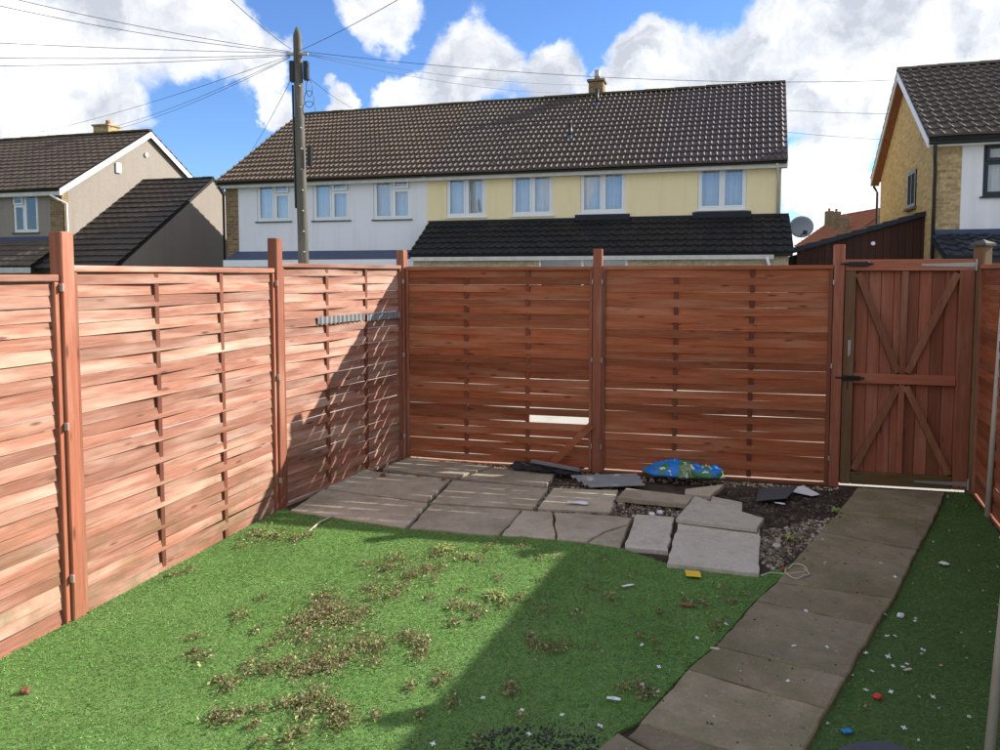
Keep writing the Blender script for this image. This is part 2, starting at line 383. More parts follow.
# ------------------------------------------------------------------ the ground
U = Vector((.96, -.28, 0)).normalized(); N = Vector((-U.y, U.x, 0)); HROT = math.atan2(U.y, U.x)
g = MB().add([(-600,-300,-.12),(600,-300,-.12),(600,1500,-.12),(-600,1500,-.12)], [(0,1,2,3)]); struct('ground', g, M['field'])
P0 = Vector((-2.65, 1.80, 0)); P1 = Vector((-2.14, 3.68, 0)); P2 = Vector((-1.63, 5.46, 0)); P3 = Vector((-.91, 6.99, 0))
P4 = Vector((.85, 6.53, 0)); P5 = Vector((2.745, 6.10, 0)); P6 = Vector((3.76, 5.87, 0))
RD = Vector((-.375, -.927, 0)).normalized()
P7, P8, P9 = P6+RD*1.93, P6+RD*3.86, P6+RD*5.79
# concrete lane behind the back fence; far part added to bounce light on houses
bn = (P3-P5).normalized(); away_n = Vector((.235, .972, 0))
lane = [P3-U*9+away_n*.02, P6+U*12+away_n*.02, P6+U*12+away_n*12.5, P3-U*9+away_n*12.5]
struct('lane', MB().prism([(p.x, p.y, -.115) for p in lane], (0,0,.10)), M['lane'])
struct('garden_soil', MB().prism([(P0.x-.8,-1.2,-.1),(P9.x+.6,-1.2,-.1),(P6.x+.04,P6.y,-.1),(P5.x,P5.y+.02,-.1),(P3.x-.03,P3.y+.02,-.1),(P2.x-.03,P2.y,-.1),(P1.x-.03,P1.y,-.1)], (0,0,.09)), M['soil'])

def jpoly(pts, seg=.07, jit=.004, rnd=random):
    out = []; n = len(pts)
    for i in range(n):
        a, b = pts[i], pts[(i+1) % n]; L = (b-a).length; k = max(2, int(L/seg)); d = (b-a).normalized(); nn = Vector((-d.y, d.x, 0))
        for j in range(k):
            q = a.lerp(b, j/k)
            if j: q = q+nn*rnd.uniform(-jit, jit)+Vector((0,0,rnd.uniform(-.001,.001)))
            out.append(q)
    return out
def slab_mb(pts, th=.04, ch=.007, jit=.004):
    pts = [Vector(p) for p in pts]
    area = sum(pts[i].x*pts[(i+1) % len(pts)].y-pts[(i+1) % len(pts)].x*pts[i].y for i in range(len(pts)))
    if area < 0: pts = pts[::-1]
    ring = jpoly(pts, jit=jit); c = sum(ring, Vector())/len(ring); n = len(ring)
    top = [p+(c-p).normalized()*ch for p in ring]; mid = [p-Vector((0,0,ch)) for p in ring]; bot = [p-Vector((0,0,th)) for p in ring]
    fs = [tuple(range(n)), tuple(range(2*n, 3*n))[::-1]]
    for i in range(n):
        j = (i+1) % n; fs += [(n+i, n+j, j, i), (2*n+i, 2*n+j, n+j, n+i)]
    return MB().add(top+mid+bot, fs), c
def slab(parent, px, z=.03, th=.045, mat='slab', name='slab', jit=.004, lift=None):
    pts = [G(x, y, z) for x, y in px]
    if lift: pts = [p+Vector((0,0,l)) for p, l in zip(pts, lift)]
    mb, c = slab_mb(pts, th, .007, jit); mb.v = [tuple(Vector(v)-c) for v in mb.v]
    return part(name, mb, M[mat], parent, loc=c)

patio = bpy.data.objects.new('patio', None); col.objects.link(patio); patio['kind'] = 'structure'
for i, q in enumerate([
    [(290,510),(323,489),(428,503),(405,527)], [(410,527),(431,504),(520,510),(499,534)],
    [(502,534),(523,510),(552,512),(555,538)], [(557,538),(554,512),(606,515),(632,518),(628,524),(603,531),(587,541)],
    [(589,542),(606,532),(629,525),(620,547)],
    [(625,546),(636,514),(674,517),(668,550)],
    [(327,488),(363,470),(450,479),(427,501)], [(431,502),(453,480),(548,488),(533,508)],
    [(538,508),(553,488),(618,490),(611,511)],
    [(383,468),(408,457),(492,466),(456,477)], [(460,478),(495,467),(556,473),(545,486)]]):
    slab(patio, q, .020+random.uniform(-.003,.005), mat='slab' if i != 5 else 'slab_grey', jit=.0075)

path = bpy.data.objects.new('path', None); col.objects.link(path); path['kind'] = 'structure'
joints = [((858,487.5),(945,492)), ((838,512),(933,521)), ((820,530),(917,549)), ((777,581),(894,597)), ((756,600),(876,624)), ((716,645),(846,676)), ((688,668),(827,708)), ((640,722),(795,768)), ((596,752),(768,818)),((560,800),(730,890)),((420,960),(640,1150))]
for i in range(len(joints)-1):
    (a, b), (c_, d_) = joints[i], joints[i+1]
    sh = 1.2 if i else 0
    q = [(a[0]-.4, a[1]+sh), (b[0]-.4, b[1]+sh), (d_[0], d_[1]), (c_[0], c_[1])]
    if i == len(joints)-4: q[3] = (628, 735)
    if i == len(joints)-3: q[0] = (617, 732); q[3] = (586, 760)
    slab(path, q, .032, .06, 'path', jit=.005)

# artificial turf: backing sheets and blades
left_turf = [G(290,511),G(408,529),G(500,536),G(556,540),G(622,549),G(668,565),G(758,576),G(775,571),G(800,562),G(776,582),G(755,601),G(715,646),G(687,669),G(640,722),G(617,733),G(560,800),G(420,960),Vector((-.3,-1.1,0)),Vector((P0.x-.75,-1.1,0)),P0+Vector((.02,0,0)),P1+Vector((.02,0,0)),P2+Vector((.03,-.02,0))]
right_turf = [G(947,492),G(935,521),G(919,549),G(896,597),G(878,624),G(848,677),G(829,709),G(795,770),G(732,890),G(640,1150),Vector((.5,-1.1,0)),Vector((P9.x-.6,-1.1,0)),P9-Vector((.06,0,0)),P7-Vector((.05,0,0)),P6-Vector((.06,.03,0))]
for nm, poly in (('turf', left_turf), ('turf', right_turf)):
    struct(nm, MB().prism([(p.x, p.y, -.02) for p in poly], (0,0,.024)), M['turf' if poly is left_turf else 'turf_shade_tint'])
def inpoly(x, y, poly):
    r = np.zeros(len(x), bool); n = len(poly)
    for i in range(n):
        a, b = poly[i], poly[i-1]
        cond = ((a.y > y) != (b.y > y)) & (x < (b.x-a.x)*(y-a.y)/(b.y-a.y+1e-12)+a.x); r ^= cond
    return r
burn = G(530, 752)
def blades(poly, n, label, tone=1.0):
    x0, x1 = min(p.x for p in poly), max(p.x for p in poly); y1 = max(p.y for p in poly); y0 = 1.3
    x = rng.uniform(x0, x1, n); y = y0+(y1-y0)*rng.uniform(0, 1, n)**1.15
    k = inpoly(x, y, poly); x, y = x[k], y[k]
    d = np.hypot((x-burn.x)/.34, (y-burn.y)/.17); wob = .25*np.sin(9*x+3*y)+.2*np.sin(23*x-17*y)
    bare = d+wob+rng.normal(0, .22, len(x)) < 1
    n = len(x)
    h = rng.uniform(.005, .012, n)*np.where(bare, .35, 1)*np.where(rng.uniform(0, 1, n) < .04, 1.5, 1); a = rng.uniform(0, 2*math.pi, n); wdt = rng.uniform(.001, .002, n)*(1+.15*y)
    pile = .9+.5*np.sin(x*2.1+y*1.3)
    lean = rng.normal(0, .013, (n, 2)); lean[:, 0] += .006*pile; lean[:, 1] -= .008
    dx, dy = np.cos(a)*wdt, np.sin(a)*wdt
    v = np.zeros((n, 3, 3), np.float32)
    v[:, 0] = np.stack([x-dx, y-dy, np.full(n, .003)], 1); v[:, 1] = np.stack([x+dx, y+dy, np.full(n, .003)], 1)
    v[:, 2] = np.stack([x+lean[:, 0], y+lean[:, 1], .003+h], 1)
    me = bpy.data.meshes.new('turf_blades'); me.vertices.add(3*n); me.vertices.foreach_set('co', v.ravel())
    me.loops.add(3*n); me.loops.foreach_set('vertex_index', np.arange(3*n, dtype=np.int32))
    me.polygons.add(n); me.polygons.foreach_set('loop_start', np.arange(0, 3*n, 3, dtype=np.int32))
    me.update(); me.validate()
    pn = np.sin(x*5.1+1.3*np.sin(y*4))*np.sin(y*4.3+np.cos(x*3.7))
    base = np.array([.215, .42, .108])*np.ones((n, 1)); base *= (1+.28*rng.normal(0, 1, (n, 1)).clip(-1.8, 2)); base *= (1+.16*pn+.10*np.sin(x*13+2*np.sin(y*9))*np.sin(y*11+np.cos(x*8)))[:, None]
    yel = rng.uniform(0, 1, n) < .16; base[yel] = np.array([.24, .32, .11])*rng.uniform(.7, 1.2, (yel.sum(), 1))
    tan = rng.uniform(0, 1, n) < .04; base[tan] = np.array([.30, .25, .13])
    base[bare] = np.array([.018, .017, .017])*rng.uniform(.6, 1.6, (bare.sum(), 1))
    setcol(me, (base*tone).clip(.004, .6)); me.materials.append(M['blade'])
    o = obj('artificial_grass', me); o['kind'] = 'stuff'; tag(o, label, 'artificial grass'); return o
blades(left_turf, 430000, 'bright green artificial grass between left fence and concrete path')
blades(right_turf, 170000, 'dark shaded artificial grass strip between path and right fence', .62)  # tone paints the strip's deeper shade into the blade colours

# ------------------------------------------------------------------ fences
ROWS = 27; PITCHZ = .0647; AMP = .0125
def slat_mesh(W, sign, wd, th=.0055, mat=None, x0f=0, x1f=1, nm='slat', AMP=.0125):
    mb = MB(); xs = np.linspace(x0f, x1f, 19)
    def off(t):
        kx = [0, 1/3, 2/3, 1]; ky = [sign*-.15, sign, -sign, sign*.15]
        for i in range(3):
            if t <= kx[i+1]+1e-9:
                s = (t-kx[i])/(1/3); s = s*s*(3-2*s); return ky[i]*(1-s)+ky[i+1]*s
        return 0
    vs = []
    for i, t in enumerate(xs):
        o = off(t)*AMP; tw = .0016*math.sin(7*t+sign)
        for (yy, zz) in ((-th/2, 0), (th/2, 0), (th/2, wd), (-th/2, wd)):
            vs.append((t*W, o+yy+tw*(zz/wd-.5)*2, zz))
    fs = [(0,1,2,3)]
    for i in range(len(xs)-1):
        for k in range(4): fs.append((i*4+k, (i+1)*4+k, (i+1)*4+(k+1) % 4, i*4+(k+1) % 4))
    e = (len(xs)-1)*4; fs.append((e+3, e+2, e+1, e))
    mb.add(vs, fs); return mb.mesh(nm, mat)
def panel(a, b, top, label, mat, gapmode=0, broken=None, rows=ROWS, group='woven fence panels', amp=.0080, tilt=-.085):
    a, b = Vector(a), Vector(b); d = (b-a).normalized(); W = (b-a).length-.084
    root = thing('woven_fence', label, 'fence', (a.x+d.x*.042, a.y+d.y*.042, top-1.80), math.atan2(d.y, d.x), group)
    vs = {}
    for sg in (1, -1):
        for wd in (.0620, .0635, .0655, .0685, .0725): vs[(sg, wd)] = slat_mesh(W-.012, sg, wd, mat=mat, AMP=amp)
    for i in range(rows):
        sg = 1 if i % 2 else -1
        wd = random.choice((.0620, .0620, .0635)) if gapmode == 0 else random.choice((.0620, .0635, .0635, .0655) if i < 13 else (.0635, .0635, .0655, .0655))
        if gapmode == 2: wd = .0725
        if gapmode == 3: wd = random.choice((.0635, .0655, .0655, .0685))
        z = .022+i*PITCHZ+random.uniform(-.0015, .0015)
        if broken and i == broken[0]:
            me = slat_mesh(W-.012, sg, .0655, mat=mat, x1f=broken[1], AMP=amp)
        else: me = vs[(sg, wd)]
        o = obj('slat', me, root, (.006, random.uniform(-.0012, .0012), z), (tilt+random.uniform(-.015, .015), random.uniform(-.0022, .0022), 0))
    for fx in (1/3, 2/3):
        part('batten', MB().cbox(-.018, .018, -.009, .009, .02, 1.765, .003), M['batten'], root, loc=(fx*(W-.012)+.006, 0, 0))
    for x in (.014, W-.014):
        part('stile', MB().cbox(-.0135, .0135, -.022, .022, .012, 1.764, .003), M['post_red'], root, loc=(x, 0, 0))
    part('top_rail', MB().cbox(0, W, -.024, .024, 1.767, 1.80, .004), mat, root)
    part('bottom_rail', MB().cbox(0, W, -.020, .020, -.014, .0105, .004), mat, root)
    return root
clip_me = MB().cbox(-.005, .005, -.012, .012, -.020, .020, .003).mesh('clip', M['metal_clip'])
def post(p, top, label, mat='post_red', sz=.077, rz=0, cap=False, clips=(), lean=(0, 0), extra=None):
    root = thing('fence_post', label, 'fence post', (p[0], p[1], 0), rz)
    h = sz/2; mb = MB().cbox(-h, h, -h, h, -.09, top, .005)
    sh = part('shaft', mb, M[mat], root); sh.rotation_euler = (lean[0], lean[1], 0)
    if cap:
        c = h+.018
        m2 = MB().add([(-c,-c,0),(c,-c,0),(c,c,0),(-c,c,0),(-c,-c,.018),(c,-c,.018),(c,c,.018),(-c,c,.018),(0,0,.052)],
                      [(3,2,1,0),(0,1,5,4),(1,2,6,5),(2,3,7,6),(3,0,4,7),(4,5,8),(5,6,8),(6,7,8),(7,4,8)])
        part('cap', m2, M['pole_wood'], root, loc=(0,0,top+.001))
    for (side, z) in clips:                  # L clips between post and panel
        obj('clip', clip_me, root, (side*(h+.004), -h+.002, z))
    return root
lrot = math.atan2((P2-P1).y, (P2-P1).x); lrot2 = math.atan2((P3-P2).y, (P3-P2).x); brot = math.atan2((P5-P3).y, (P5-P3).x); rrot = math.atan2(RD.y, RD.x)
CL = [(-1,1.66),(-1,.98),(-1,.22),(1,1.66),(1,.98),(1,.22)]
post(P1, 1.93, 'sunlit square fence post, nearest on the left fence', rz=lrot, clips=CL[:3])
post(P2, 1.985, 'sunlit square fence post, second along the left fence', rz=lrot, clips=CL[:3])
post(P3, 1.95, 'fence post in the far corner where left and back fences meet', rz=lrot2, clips=CL)
post(P4, 1.945, 'fence post in the middle of the shaded back fence', rz=brot, clips=CL)
post(P5, 1.965, 'red brown gate post between back fence and gate latch side', rz=brot, clips=[(-1,1.66),(-1,.98),(-1,.22)])
post(P6, 1.945, 'mossy gate post with a pyramid cap on the hinge side', 'post_green', sz=.092, rz=brot+R(38), cap=True)
post(P7, 1.90, 'shaded fence post on the right fence behind the pale pipe', rz=rrot)
post(P8, 1.90, 'fence post on the right fence beside the near pale pole', rz=rrot)
post(P0, 1.90, 'fence post at the near left edge of the left fence', rz=lrot)
panel(P0, P1, 1.722, 'sunlit woven fence panel cut off by the left edge', M['wood_pale'])
panel(P1, P2, 1.768, 'large sunlit woven fence panel between the two nearest left posts', M['wood_pale'])
pl2 = panel(P2, P3, 1.808, 'woven left fence panel crossed by a diagonal shadow, beside the far corner', M['wood_pale'])
pb1 = panel(P3, P4, 1.795, 'shaded red woven back fence panel with a missing slat piece', M['wood_red'], 1, broken=(6, .665), amp=.0105, tilt=-.01)
panel(P4, P5, 1.800, 'shaded red woven back fence panel behind the blue bag, beside the gate', M['wood_red'], 3, amp=.0100, tilt=-.005)
panel(P6, P7, 1.80, 'dark shaded woven fence panel right of the gate', M['wood_red'], 2, amp=.004, tilt=.05)
panel(P7, P8, 1.80, 'woven right fence panel nearer the camera than the pale pipe', M['wood_red'], 2, amp=.004, tilt=.05)
panel(P8, P9, 1.80, 'woven right fence panel beside the near pale pole', M['wood_red'], 2, amp=.004, tilt=.05)
# broken slat hanging across the back panel
bd = (P4-P3).normalized(); bnrm = Vector((bd.y, -bd.x, 0))
fa = D(592, 424, 6.50); fb = D(549, 466, 6.53)
fa = fa+bnrm*.035; fb = fb+bnrm*.05
o = part('broken_slat', MB().bar((0,0,0), fb-fa, .006, .06), M['wood_red'], None, loc=fa)
tag(o, 'broken slat hanging diagonally below the hole in the back fence', 'slat')
# grey corrugated strip pushed into the woven panel
def corrugated(L, Hh, n, amp, mat, th=.0025):
    mb = MB(); k = n*6; vs = []
    for i in range(k+1):
        x = L*i/k; y = amp*math.sin(2*math.pi*n*i/k)
        vs += [(x, y-th/2, 0), (x, y-th/2, Hh), (x, y+th/2, 0), (x, y+th/2, Hh)]
    fs = []
    for i in range(k):
        a, b = i*4, (i+1)*4; fs += [(a,b,b+1,a+1),(a+2,a+3,b+3,b+2),(a+1,b+1,b+3,a+3),(a,a+2,b+2,b)]
    fs += [(0,1,3,2), (k*4,k*4+2,k*4+3,k*4+1)]; return mb.add(vs, fs)
d2 = (P3-P2).normalized(); n2 = Vector((d2.y, -d2.x, 0))
t = thing('corrugated_strip', 'grey corrugated strip wedged between slats of the left fence', 'strip', tuple(P2+d2*.05+n2*.020), math.atan2(d2.y, d2.x))
W2 = (P3-P2).length-.1
for x, L in ((.40, .62), (1.06, .52)):
    part('sheet', corrugated(L, .058, int(L*18), .006, None), M['corr'], t, loc=(x*W2/1.6, 0, 1.335 if x < 1 else 1.325))

# gate
gd = (P6-P5).normalized(); GW = (P6-P5).length-.042-.050-.008
gate = thing('garden_gate', 'red brown ledged garden gate with crossed braces at the path end', 'gate', (P5.x+gd.x*.046, P5.y+gd.y*.046, .014), math.atan2(gd.y, gd.x))
GH = 1.83
nb = 10; bw = (GW-.01)/nb
bmes = MB().cbox(0, bw-.004, 0, .014, 0, GH-.01, .003).box(-.012, .012, .0145, .022, .002, GH-.012).mesh('board', M['board_red'])
for i in range(nb): obj('board', bmes, gate, (.005+i*bw, .024+random.uniform(-.002, .002), .004))
def gp(nm, x0, x1, z0, z1, mat, y0=-.022, y1=.0225): return part(nm, MB().cbox(x0, x1, y0, y1, z0, z1, .004), M[mat], gate)
gp('stile', 0, .082, .0, GH-.092, 'post_green'); gp('stile', GW-.105, GW, 0, GH-.092, 'board_red')
gp('top_rail', 0, GW, GH-.09, GH, 'rail_red'); gp('bottom_rail', .085, GW-.108, .0, .10, 'rail_green')
gp('middle_rail', .085, GW-.108, .83, .91, 'rail_red')
xm = GW*.475
gp('centre_stile', xm-.024, xm+.024, .912, GH-.093, 'board_red', -.016); gp('centre_stile', xm-.022, xm+.022, .102, .828, 'board_red', -.016)
def brace(x0, z0, x1, z1): part('brace', MB().bar((x0, 0, z0), (x1, 0, z1), .034, .052, (0, 1, 0)).mesh and MB().bar((x0, .001, z0), (x1, .001, z1), .05, .040, (0, 1, 0)), M['brace'], gate)
brace(.10, GH-.11, xm-.035, .925); brace(GW-.12, GH-.11, xm+.035, .925); brace(xm-.03, .815, .105, .12); brace(xm+.03, .815, GW-.135, .115)
def hinge(z):
    mb = MB().add([(0,0,-.008),(0,0,.008),(.38,0,.018),(.38,0,-.018),(0,-.004,-.008),(0,-.004,.008),(.38,-.004,.018),(.38,-.004,-.018)],
                  [(0,1,2,3),(7,6,5,4),(0,4,5,1),(1,5,6,2),(2,6,7,3),(3,7,4,0)])
    hg = part('hinge', mb, M['galv'], gate, loc=(GW-.385, -.0235, z))
    part('knuckle', MB().tube([(0,0,-.045),(0,0,.045)], .009), M['galv'], hg, loc=(.39, -.004, 0))
hinge(GH-.045); hinge(.05)
def bolt(z, L, x):
    bo = part('bolt', MB().cbox(0, L, -.022, 0, -.018, .018, .004), M['black_iron'], gate, loc=(x, -.0235, z))
    part('bolt_rod', MB().tube([(-.06,-.014,0),(L+.03,-.014,0)], .008), M['black_iron'], bo)
bolt(GH-.035, .15, .02); bolt(.875, .13, .0)
lt = part('latch', MB().cbox(-.012, .012, -.006, 0, -.06, .06, .003), M['metal_clip'], gate, loc=(.045, -.023, 1.12))
part('latch_lever', MB().tube([(0,-.006,-.02),(0,-.03,-.01),(-.012,-.034,-.07)], .005), M['metal_clip'], lt)

# pale upright poles on the right
def pole(px, py, label, r, top, z0=0, lean=0):
    p = G(px, py); o = part('pole', MB().tube([(0,0,-.05),(lean*.5,0,top*.5),(lean,0,top)], [r, r, r*.97], 12), M['pvc_pipe'], None, True, loc=(p.x, p.y, z0))
    tag(o, label, 'pole')
pole(987, 517, 'slim pale pipe standing against the right fence by the gate', .019, 1.75, 0, .06)
pole(985, 790, 'pale cream pole standing close by on the right edge', .017, 2.0, 0, .125)

# ------------------------------------------------------------------ houses
def tile_field(p00, p10, p11, p01, rows, pitch, roll=.055, lift=.042):
    """interlocking roll tiles over the quad eave-left, eave-right, ridge-right, ridge-left"""
    p00, p10, p11, p01 = map(Vector, (p00, p10, p11, p01))
    nrm = (p10-p00).cross(p01-p00).normalized(); dn = (p00-p01).normalized()
    L = (p10-p00).length; cols = max(1, round(L/pitch)); mb = MB()
    prof = [(0, 0), (.07, .6), (.16, .95), (.25, .95), (.36, .5), (.50, 0)]
    us = []; hs = []
    for c in range(cols):
        for (f, h) in prof: us.append((c+f)/cols); hs.append(h*roll)
    us.append(1.0); hs.append(0)
    n = len(us); sd = random.uniform(0, 50)
    q = lambda u, v: (p00.lerp(p10, u)).lerp(p01.lerp(p11, u), v)+nrm*(.022*mnoise.noise(Vector((u*L*.55+sd, v*2.2, 0))))
    for r in range(rows):
        va, vb = r/rows, (r+1)/rows; jl = [random.uniform(-.005, .005) for _ in range(cols+1)]; sl = random.uniform(-.004, .004)
        vs = []
        for i, u in enumerate(us):
            j = jl[min(i//6, cols)]
            a = q(u, max(0, va-.010/rows*3+sl/rows)); b = q(u, vb)
            vs += [a+nrm*(-.002)+dn*.0, a+nrm*(lift+j+hs[i])-dn*.004, b+nrm*(.002+hs[i]*.75)]
        fs = []
        for i in range(n-1):
            a, b = i*3, (i+1)*3; fs += [(a, b, b+1, a+1), (a+1, b+1, b+2, a+2)]
        mb.add(vs, fs)
    return mb
def tiled_slope(parent, quad, rows, pitch, mat, nm='tiles', **kw):
    o = part(nm, tile_field(*quad, rows, pitch, **kw), M[mat], parent); o['kind'] = 'stuff'; return o
def ridge(parent, a, b, mat, r=.11, L=.45):
    a, b = Vector(a), Vector(b); d = (b-a); n = max(1, round(d.length/L)); seg = d.length/n
    mb = MB(); k = 7; x = d.normalized(); y = Vector((0,0,1)).cross(x).normalized(); vs = []
    for (s, rr) in ((0, r*1.06), (seg-.012, r)):
        for i in range(k+1):
            tt = math.pi*i/k; vs.append(x*s+y*math.cos(tt)*rr+Vector((0,0,math.sin(tt)*rr*.8)))
    fs = [(i, i+1, k+2+i, k+1+i) for i in range(k)]+[tuple(range(k+1)), tuple(range(k+1, 2*k+2))[::-1], (0, k+1, 2*k+1, k)]
    me = mb.add(vs, fs).mesh('ridge_tile', M[mat])
    for i in range(n): obj('ridge_tile', me, parent, a+x*seg*i+Vector((0,0,-.035+random.uniform(-.008, .008))))
def wall_holes(x0, x1, z0, z1, holes, y0=0, y1=.25):
    xs = sorted({x0, x1, *[h[0] for h in holes], *[h[1] for h in holes]}); zs = sorted({z0, z1, *[h[2] for h in holes], *[h[3] for h in holes]})
    solid = lambda i, j: 0 <= i < len(xs)-1 and 0 <= j < len(zs)-1 and not any(h[0] <= (xs[i]+xs[i+1])/2 <= h[1] and h[2] <= (zs[j]+zs[j+1])/2 <= h[3] for h in holes)
    mb = MB()
    for i in range(len(xs)-1):
        for j in range(len(zs)-1):
            if not solid(i, j): continue
            a, b, c, d = xs[i], xs[i+1], zs[j], zs[j+1]
            mb.add([(a,y0,c),(b,y0,c),(b,y0,d),(a,y0,d)], [(0,1,2,3)]); mb.add([(a,y1,c),(b,y1,c),(b,y1,d),(a,y1,d)], [(3,2,1,0)])
            if not solid(i-1, j): mb.add([(a,y0,c),(a,y0,d),(a,y1,d),(a,y1,c)], [(0,1,2,3)])
            if not solid(i+1, j): mb.add([(b,y0,c),(b,y1,c),(b,y1,d),(b,y0,d)], [(0,1,2,3)])
            if not solid(i, j-1): mb.add([(a,y0,c),(a,y1,c),(b,y1,c),(b,y0,c)], [(0,1,2,3)])
            if not solid(i, j+1): mb.add([(a,y0,d),(b,y0,d),(b,y1,d),(a,y1,d)], [(0,1,2,3)])
    return mb
def frame_mb(x0, x1, z0, z1, wd, y0, y1):
    return MB().box(x0, x1, y0, y1, z0, z0+wd).box(x0, x1, y0, y1, z1-wd, z1).box(x0, x0+wd, y0, y1, z0+wd, z1-wd).box(x1-wd, x1, y0, y1, z0+wd, z1-wd)
def window(house, x0, x1, z0, z1, lights, frame='upvc', sill='upvc', curtain='curtain', proud=.0, toplight=None, openlight=False):
    """lights: list of (fraction start, fraction end); frame set 40 mm behind the wall face"""
    fw = .055; y0, y1 = .03, .09
    wn = part('window', frame_mb(x0+.004, x1-.004, z0+.004, z1-.004, fw, y0, y1), M[frame], house)
    W = x1-x0
    for k, (a, b) in enumerate(lights):
        xa, xb = x0+max(a*W, fw), x0+min(b*W, W-fw)
        if a > 0: part('mullion', MB().box(x0+a*W-.028, x0+a*W+.028, y0+.002, y1-.002, z0+fw+.001, z1-fw-.001), M[frame], wn)
        xa += .029 if a > 0 else .001; xb -= .029 if b < 1 else .001
        zt = z1-fw-.001; zb = z0+fw+.001
        if toplight == k:
            zm = z1-.36; part('transom', MB().box(xa, xb, y0+.003, y1-.003, zm-.025, zm+.025), M[frame], wn)
            tl = part('toplight', frame_mb(xa+.002, xb-.002, zm+.027, zt-.002, .045, -.03, .01), M[frame], wn)
            if openlight: tl.rotation_euler = (0, 0, 0)
            part('pane', MB().box(xa+.04, xb-.04, .0, .008, zm+.065, zt-.04), M['glass'], wn)
            zt = zm-.026
        part('sash', frame_mb(xa+.002, xb-.002, zb+.002, zt-.002, .038, y0-.012, y1-.01), M[frame], wn)
        part('pane', MB().box(xa+.036, xb-.036, .05, .058, zb+.036, zt-.036), M['glass'], wn)
    # folded curtain hanging behind the glass
    n = max(8, int(W*34)); vs = []; ph = random.uniform(0, 6)
    for i in range(n+1):
        x = x0+.02+(W-.04)*i/n; y = .19+.022*math.sin(i*1.9+ph)+.012*math.sin(i*.83)
        vs += [(x, y, z0-.02), (x, y, z1+.02)]
    part('curtain', MB().add(vs, [(2*i, 2*i+2, 2*i+3, 2*i+1) for i in range(n)]), M[curtain], wn)
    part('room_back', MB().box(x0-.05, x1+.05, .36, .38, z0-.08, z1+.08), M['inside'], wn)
    if sill: part('sill', MB().cbox(x0-.05, x1+.05, -.05, .035, z0-.038, z0-.002, .006), M[sill], wn)
    return wn
def house_at(name, label, x, y, group=None): return thing(name, label, 'house', (x, y*.9795, -.1), HROT, group)
HZ = .1                                       # houses stand on ground 10 cm below the garden
OX, OY = -8.383, 23.246
def loc(x): return OX+U.x*x, OY+U.y*x
EAVE, RIDGE, DEP = 4.62+HZ, 7.38+HZ, 4.5
SL = (RIDGE-EAVE)/DEP
# ---- white house
XW = 6.63
wh = house_at('terraced_house', 'white rendered terraced house with lichened tile roof behind the telegraph pole', *loc(0))
wins = [(1.23,2.36,3.30+HZ,4.46+HZ),(3.10,4.26,3.29+HZ,4.47+HZ),(5.01,6.15,3.28+HZ,4.47+HZ)]
part('front_wall', wall_holes(.59, XW, 0, EAVE-.02, wins), M['white_render'], wh)
part('brick_pier', MB().box(.16, .588, -.012, .25, 0, EAVE-.02), M['brick_old'], wh)
part('gable_wall', MB().prism([(.16,.252,0),(.16,2*DEP-.25,0),(.16,2*DEP-.25,EAVE),(.16,DEP,RIDGE-.12),(.16,.252,EAVE-.02)], (.25,0,0)), M['brick_old'], wh)
part('rear_wall', MB().box(.42, XW, 2*DEP-.5, 2*DEP-.25, 0, EAVE), M['white_render'], wh)
for k, q in enumerate(wins):
    window(wh, *q, [(0,.52),(.52,1)], sill='pole_wood', curtain='curtain_blue' if k == 2 else 'curtain', toplight=1)
def roofing(house, xa, xb, fields, skew=0, ridgemat='moss_ridge'):
    xr = xb; xb = xb-skew
    oh = .22                                  # eaves overhang
    e0, ze = -oh, EAVE-oh*SL
    deck = MB().prism([(xa, e0, ze-.02), (xa, DEP, RIDGE-.02), (xa, 2*DEP+oh, ze-.02), (xa, 2*DEP+oh, ze-.08), (xa, DEP, RIDGE-.10), (xa, e0, ze-.08)], (xb-xa, 0, 0))
    rf = part('roof', deck, M['tile_black'], house)
    for (fa, fb, mat) in fields:
        fe = fb-skew if fb == xr else fb
        tiled_slope(rf, [(fa, e0-.05, ze-.05*SL), (fe, e0-.05, ze-.05*SL), (fb, DEP, RIDGE), (fa, DEP, RIDGE)], 16, .152, mat)
    tiled_slope(rf, [(xb, 2*DEP+oh, ze), (xa, 2*DEP+oh, ze), (xa, DEP, RIDGE), (xb, DEP, RIDGE)], 16, .30, fields[0][2])
    ridge(rf, (xa, DEP, RIDGE+.03), (xr, DEP, RIDGE+.03), ridgemat)
    part('fascia', MB().cbox(xa, xb, e0+.0, e0+.025, ze-.20, ze-.082, .004), M['upvc_old'], house)
    part('soffit', MB().box(xa, xb, e0+.026, -.001, ze-.199, ze-.185), M['upvc_old'], house)
    gt = []
    for i in range(7): a = math.pi*i/6; gt.append((math.cos(a)*.04, -math.sin(a)*.035))
    vs = []; 
    for x in (xa+.02, xb-.02):
        for (yy, zz) in gt: vs.append((x, e0-.048+yy, ze-.075+zz))
    part('gutter', MB().add(vs, [(i, i+1, 8+i, 7+i) for i in range(6)]), M['black_plastic'], house)
    return rf
roofing(wh, 0, XW, [(0, XW, 'tile_brown')])
part('pent_roof', MB().prism([(.52,-.62,2.16+HZ),(.52,-.002,2.42+HZ),(.52,-.002,2.25+HZ),(.52,-.62,2.10+HZ)], (XW-.56,0,0)), M['lead'], wh)
part('pent_fascia', MB().cbox(.50, XW-.03, -.66, -.622, 1.95+HZ, 2.15+HZ, .004), M['upvc'], wh)
part('downpipe', MB().tube([(.10,-.26,EAVE-.30),(.12,-.06,EAVE-.52),(.12,-.06,.1)], .034), M['black_plastic'], wh, True)
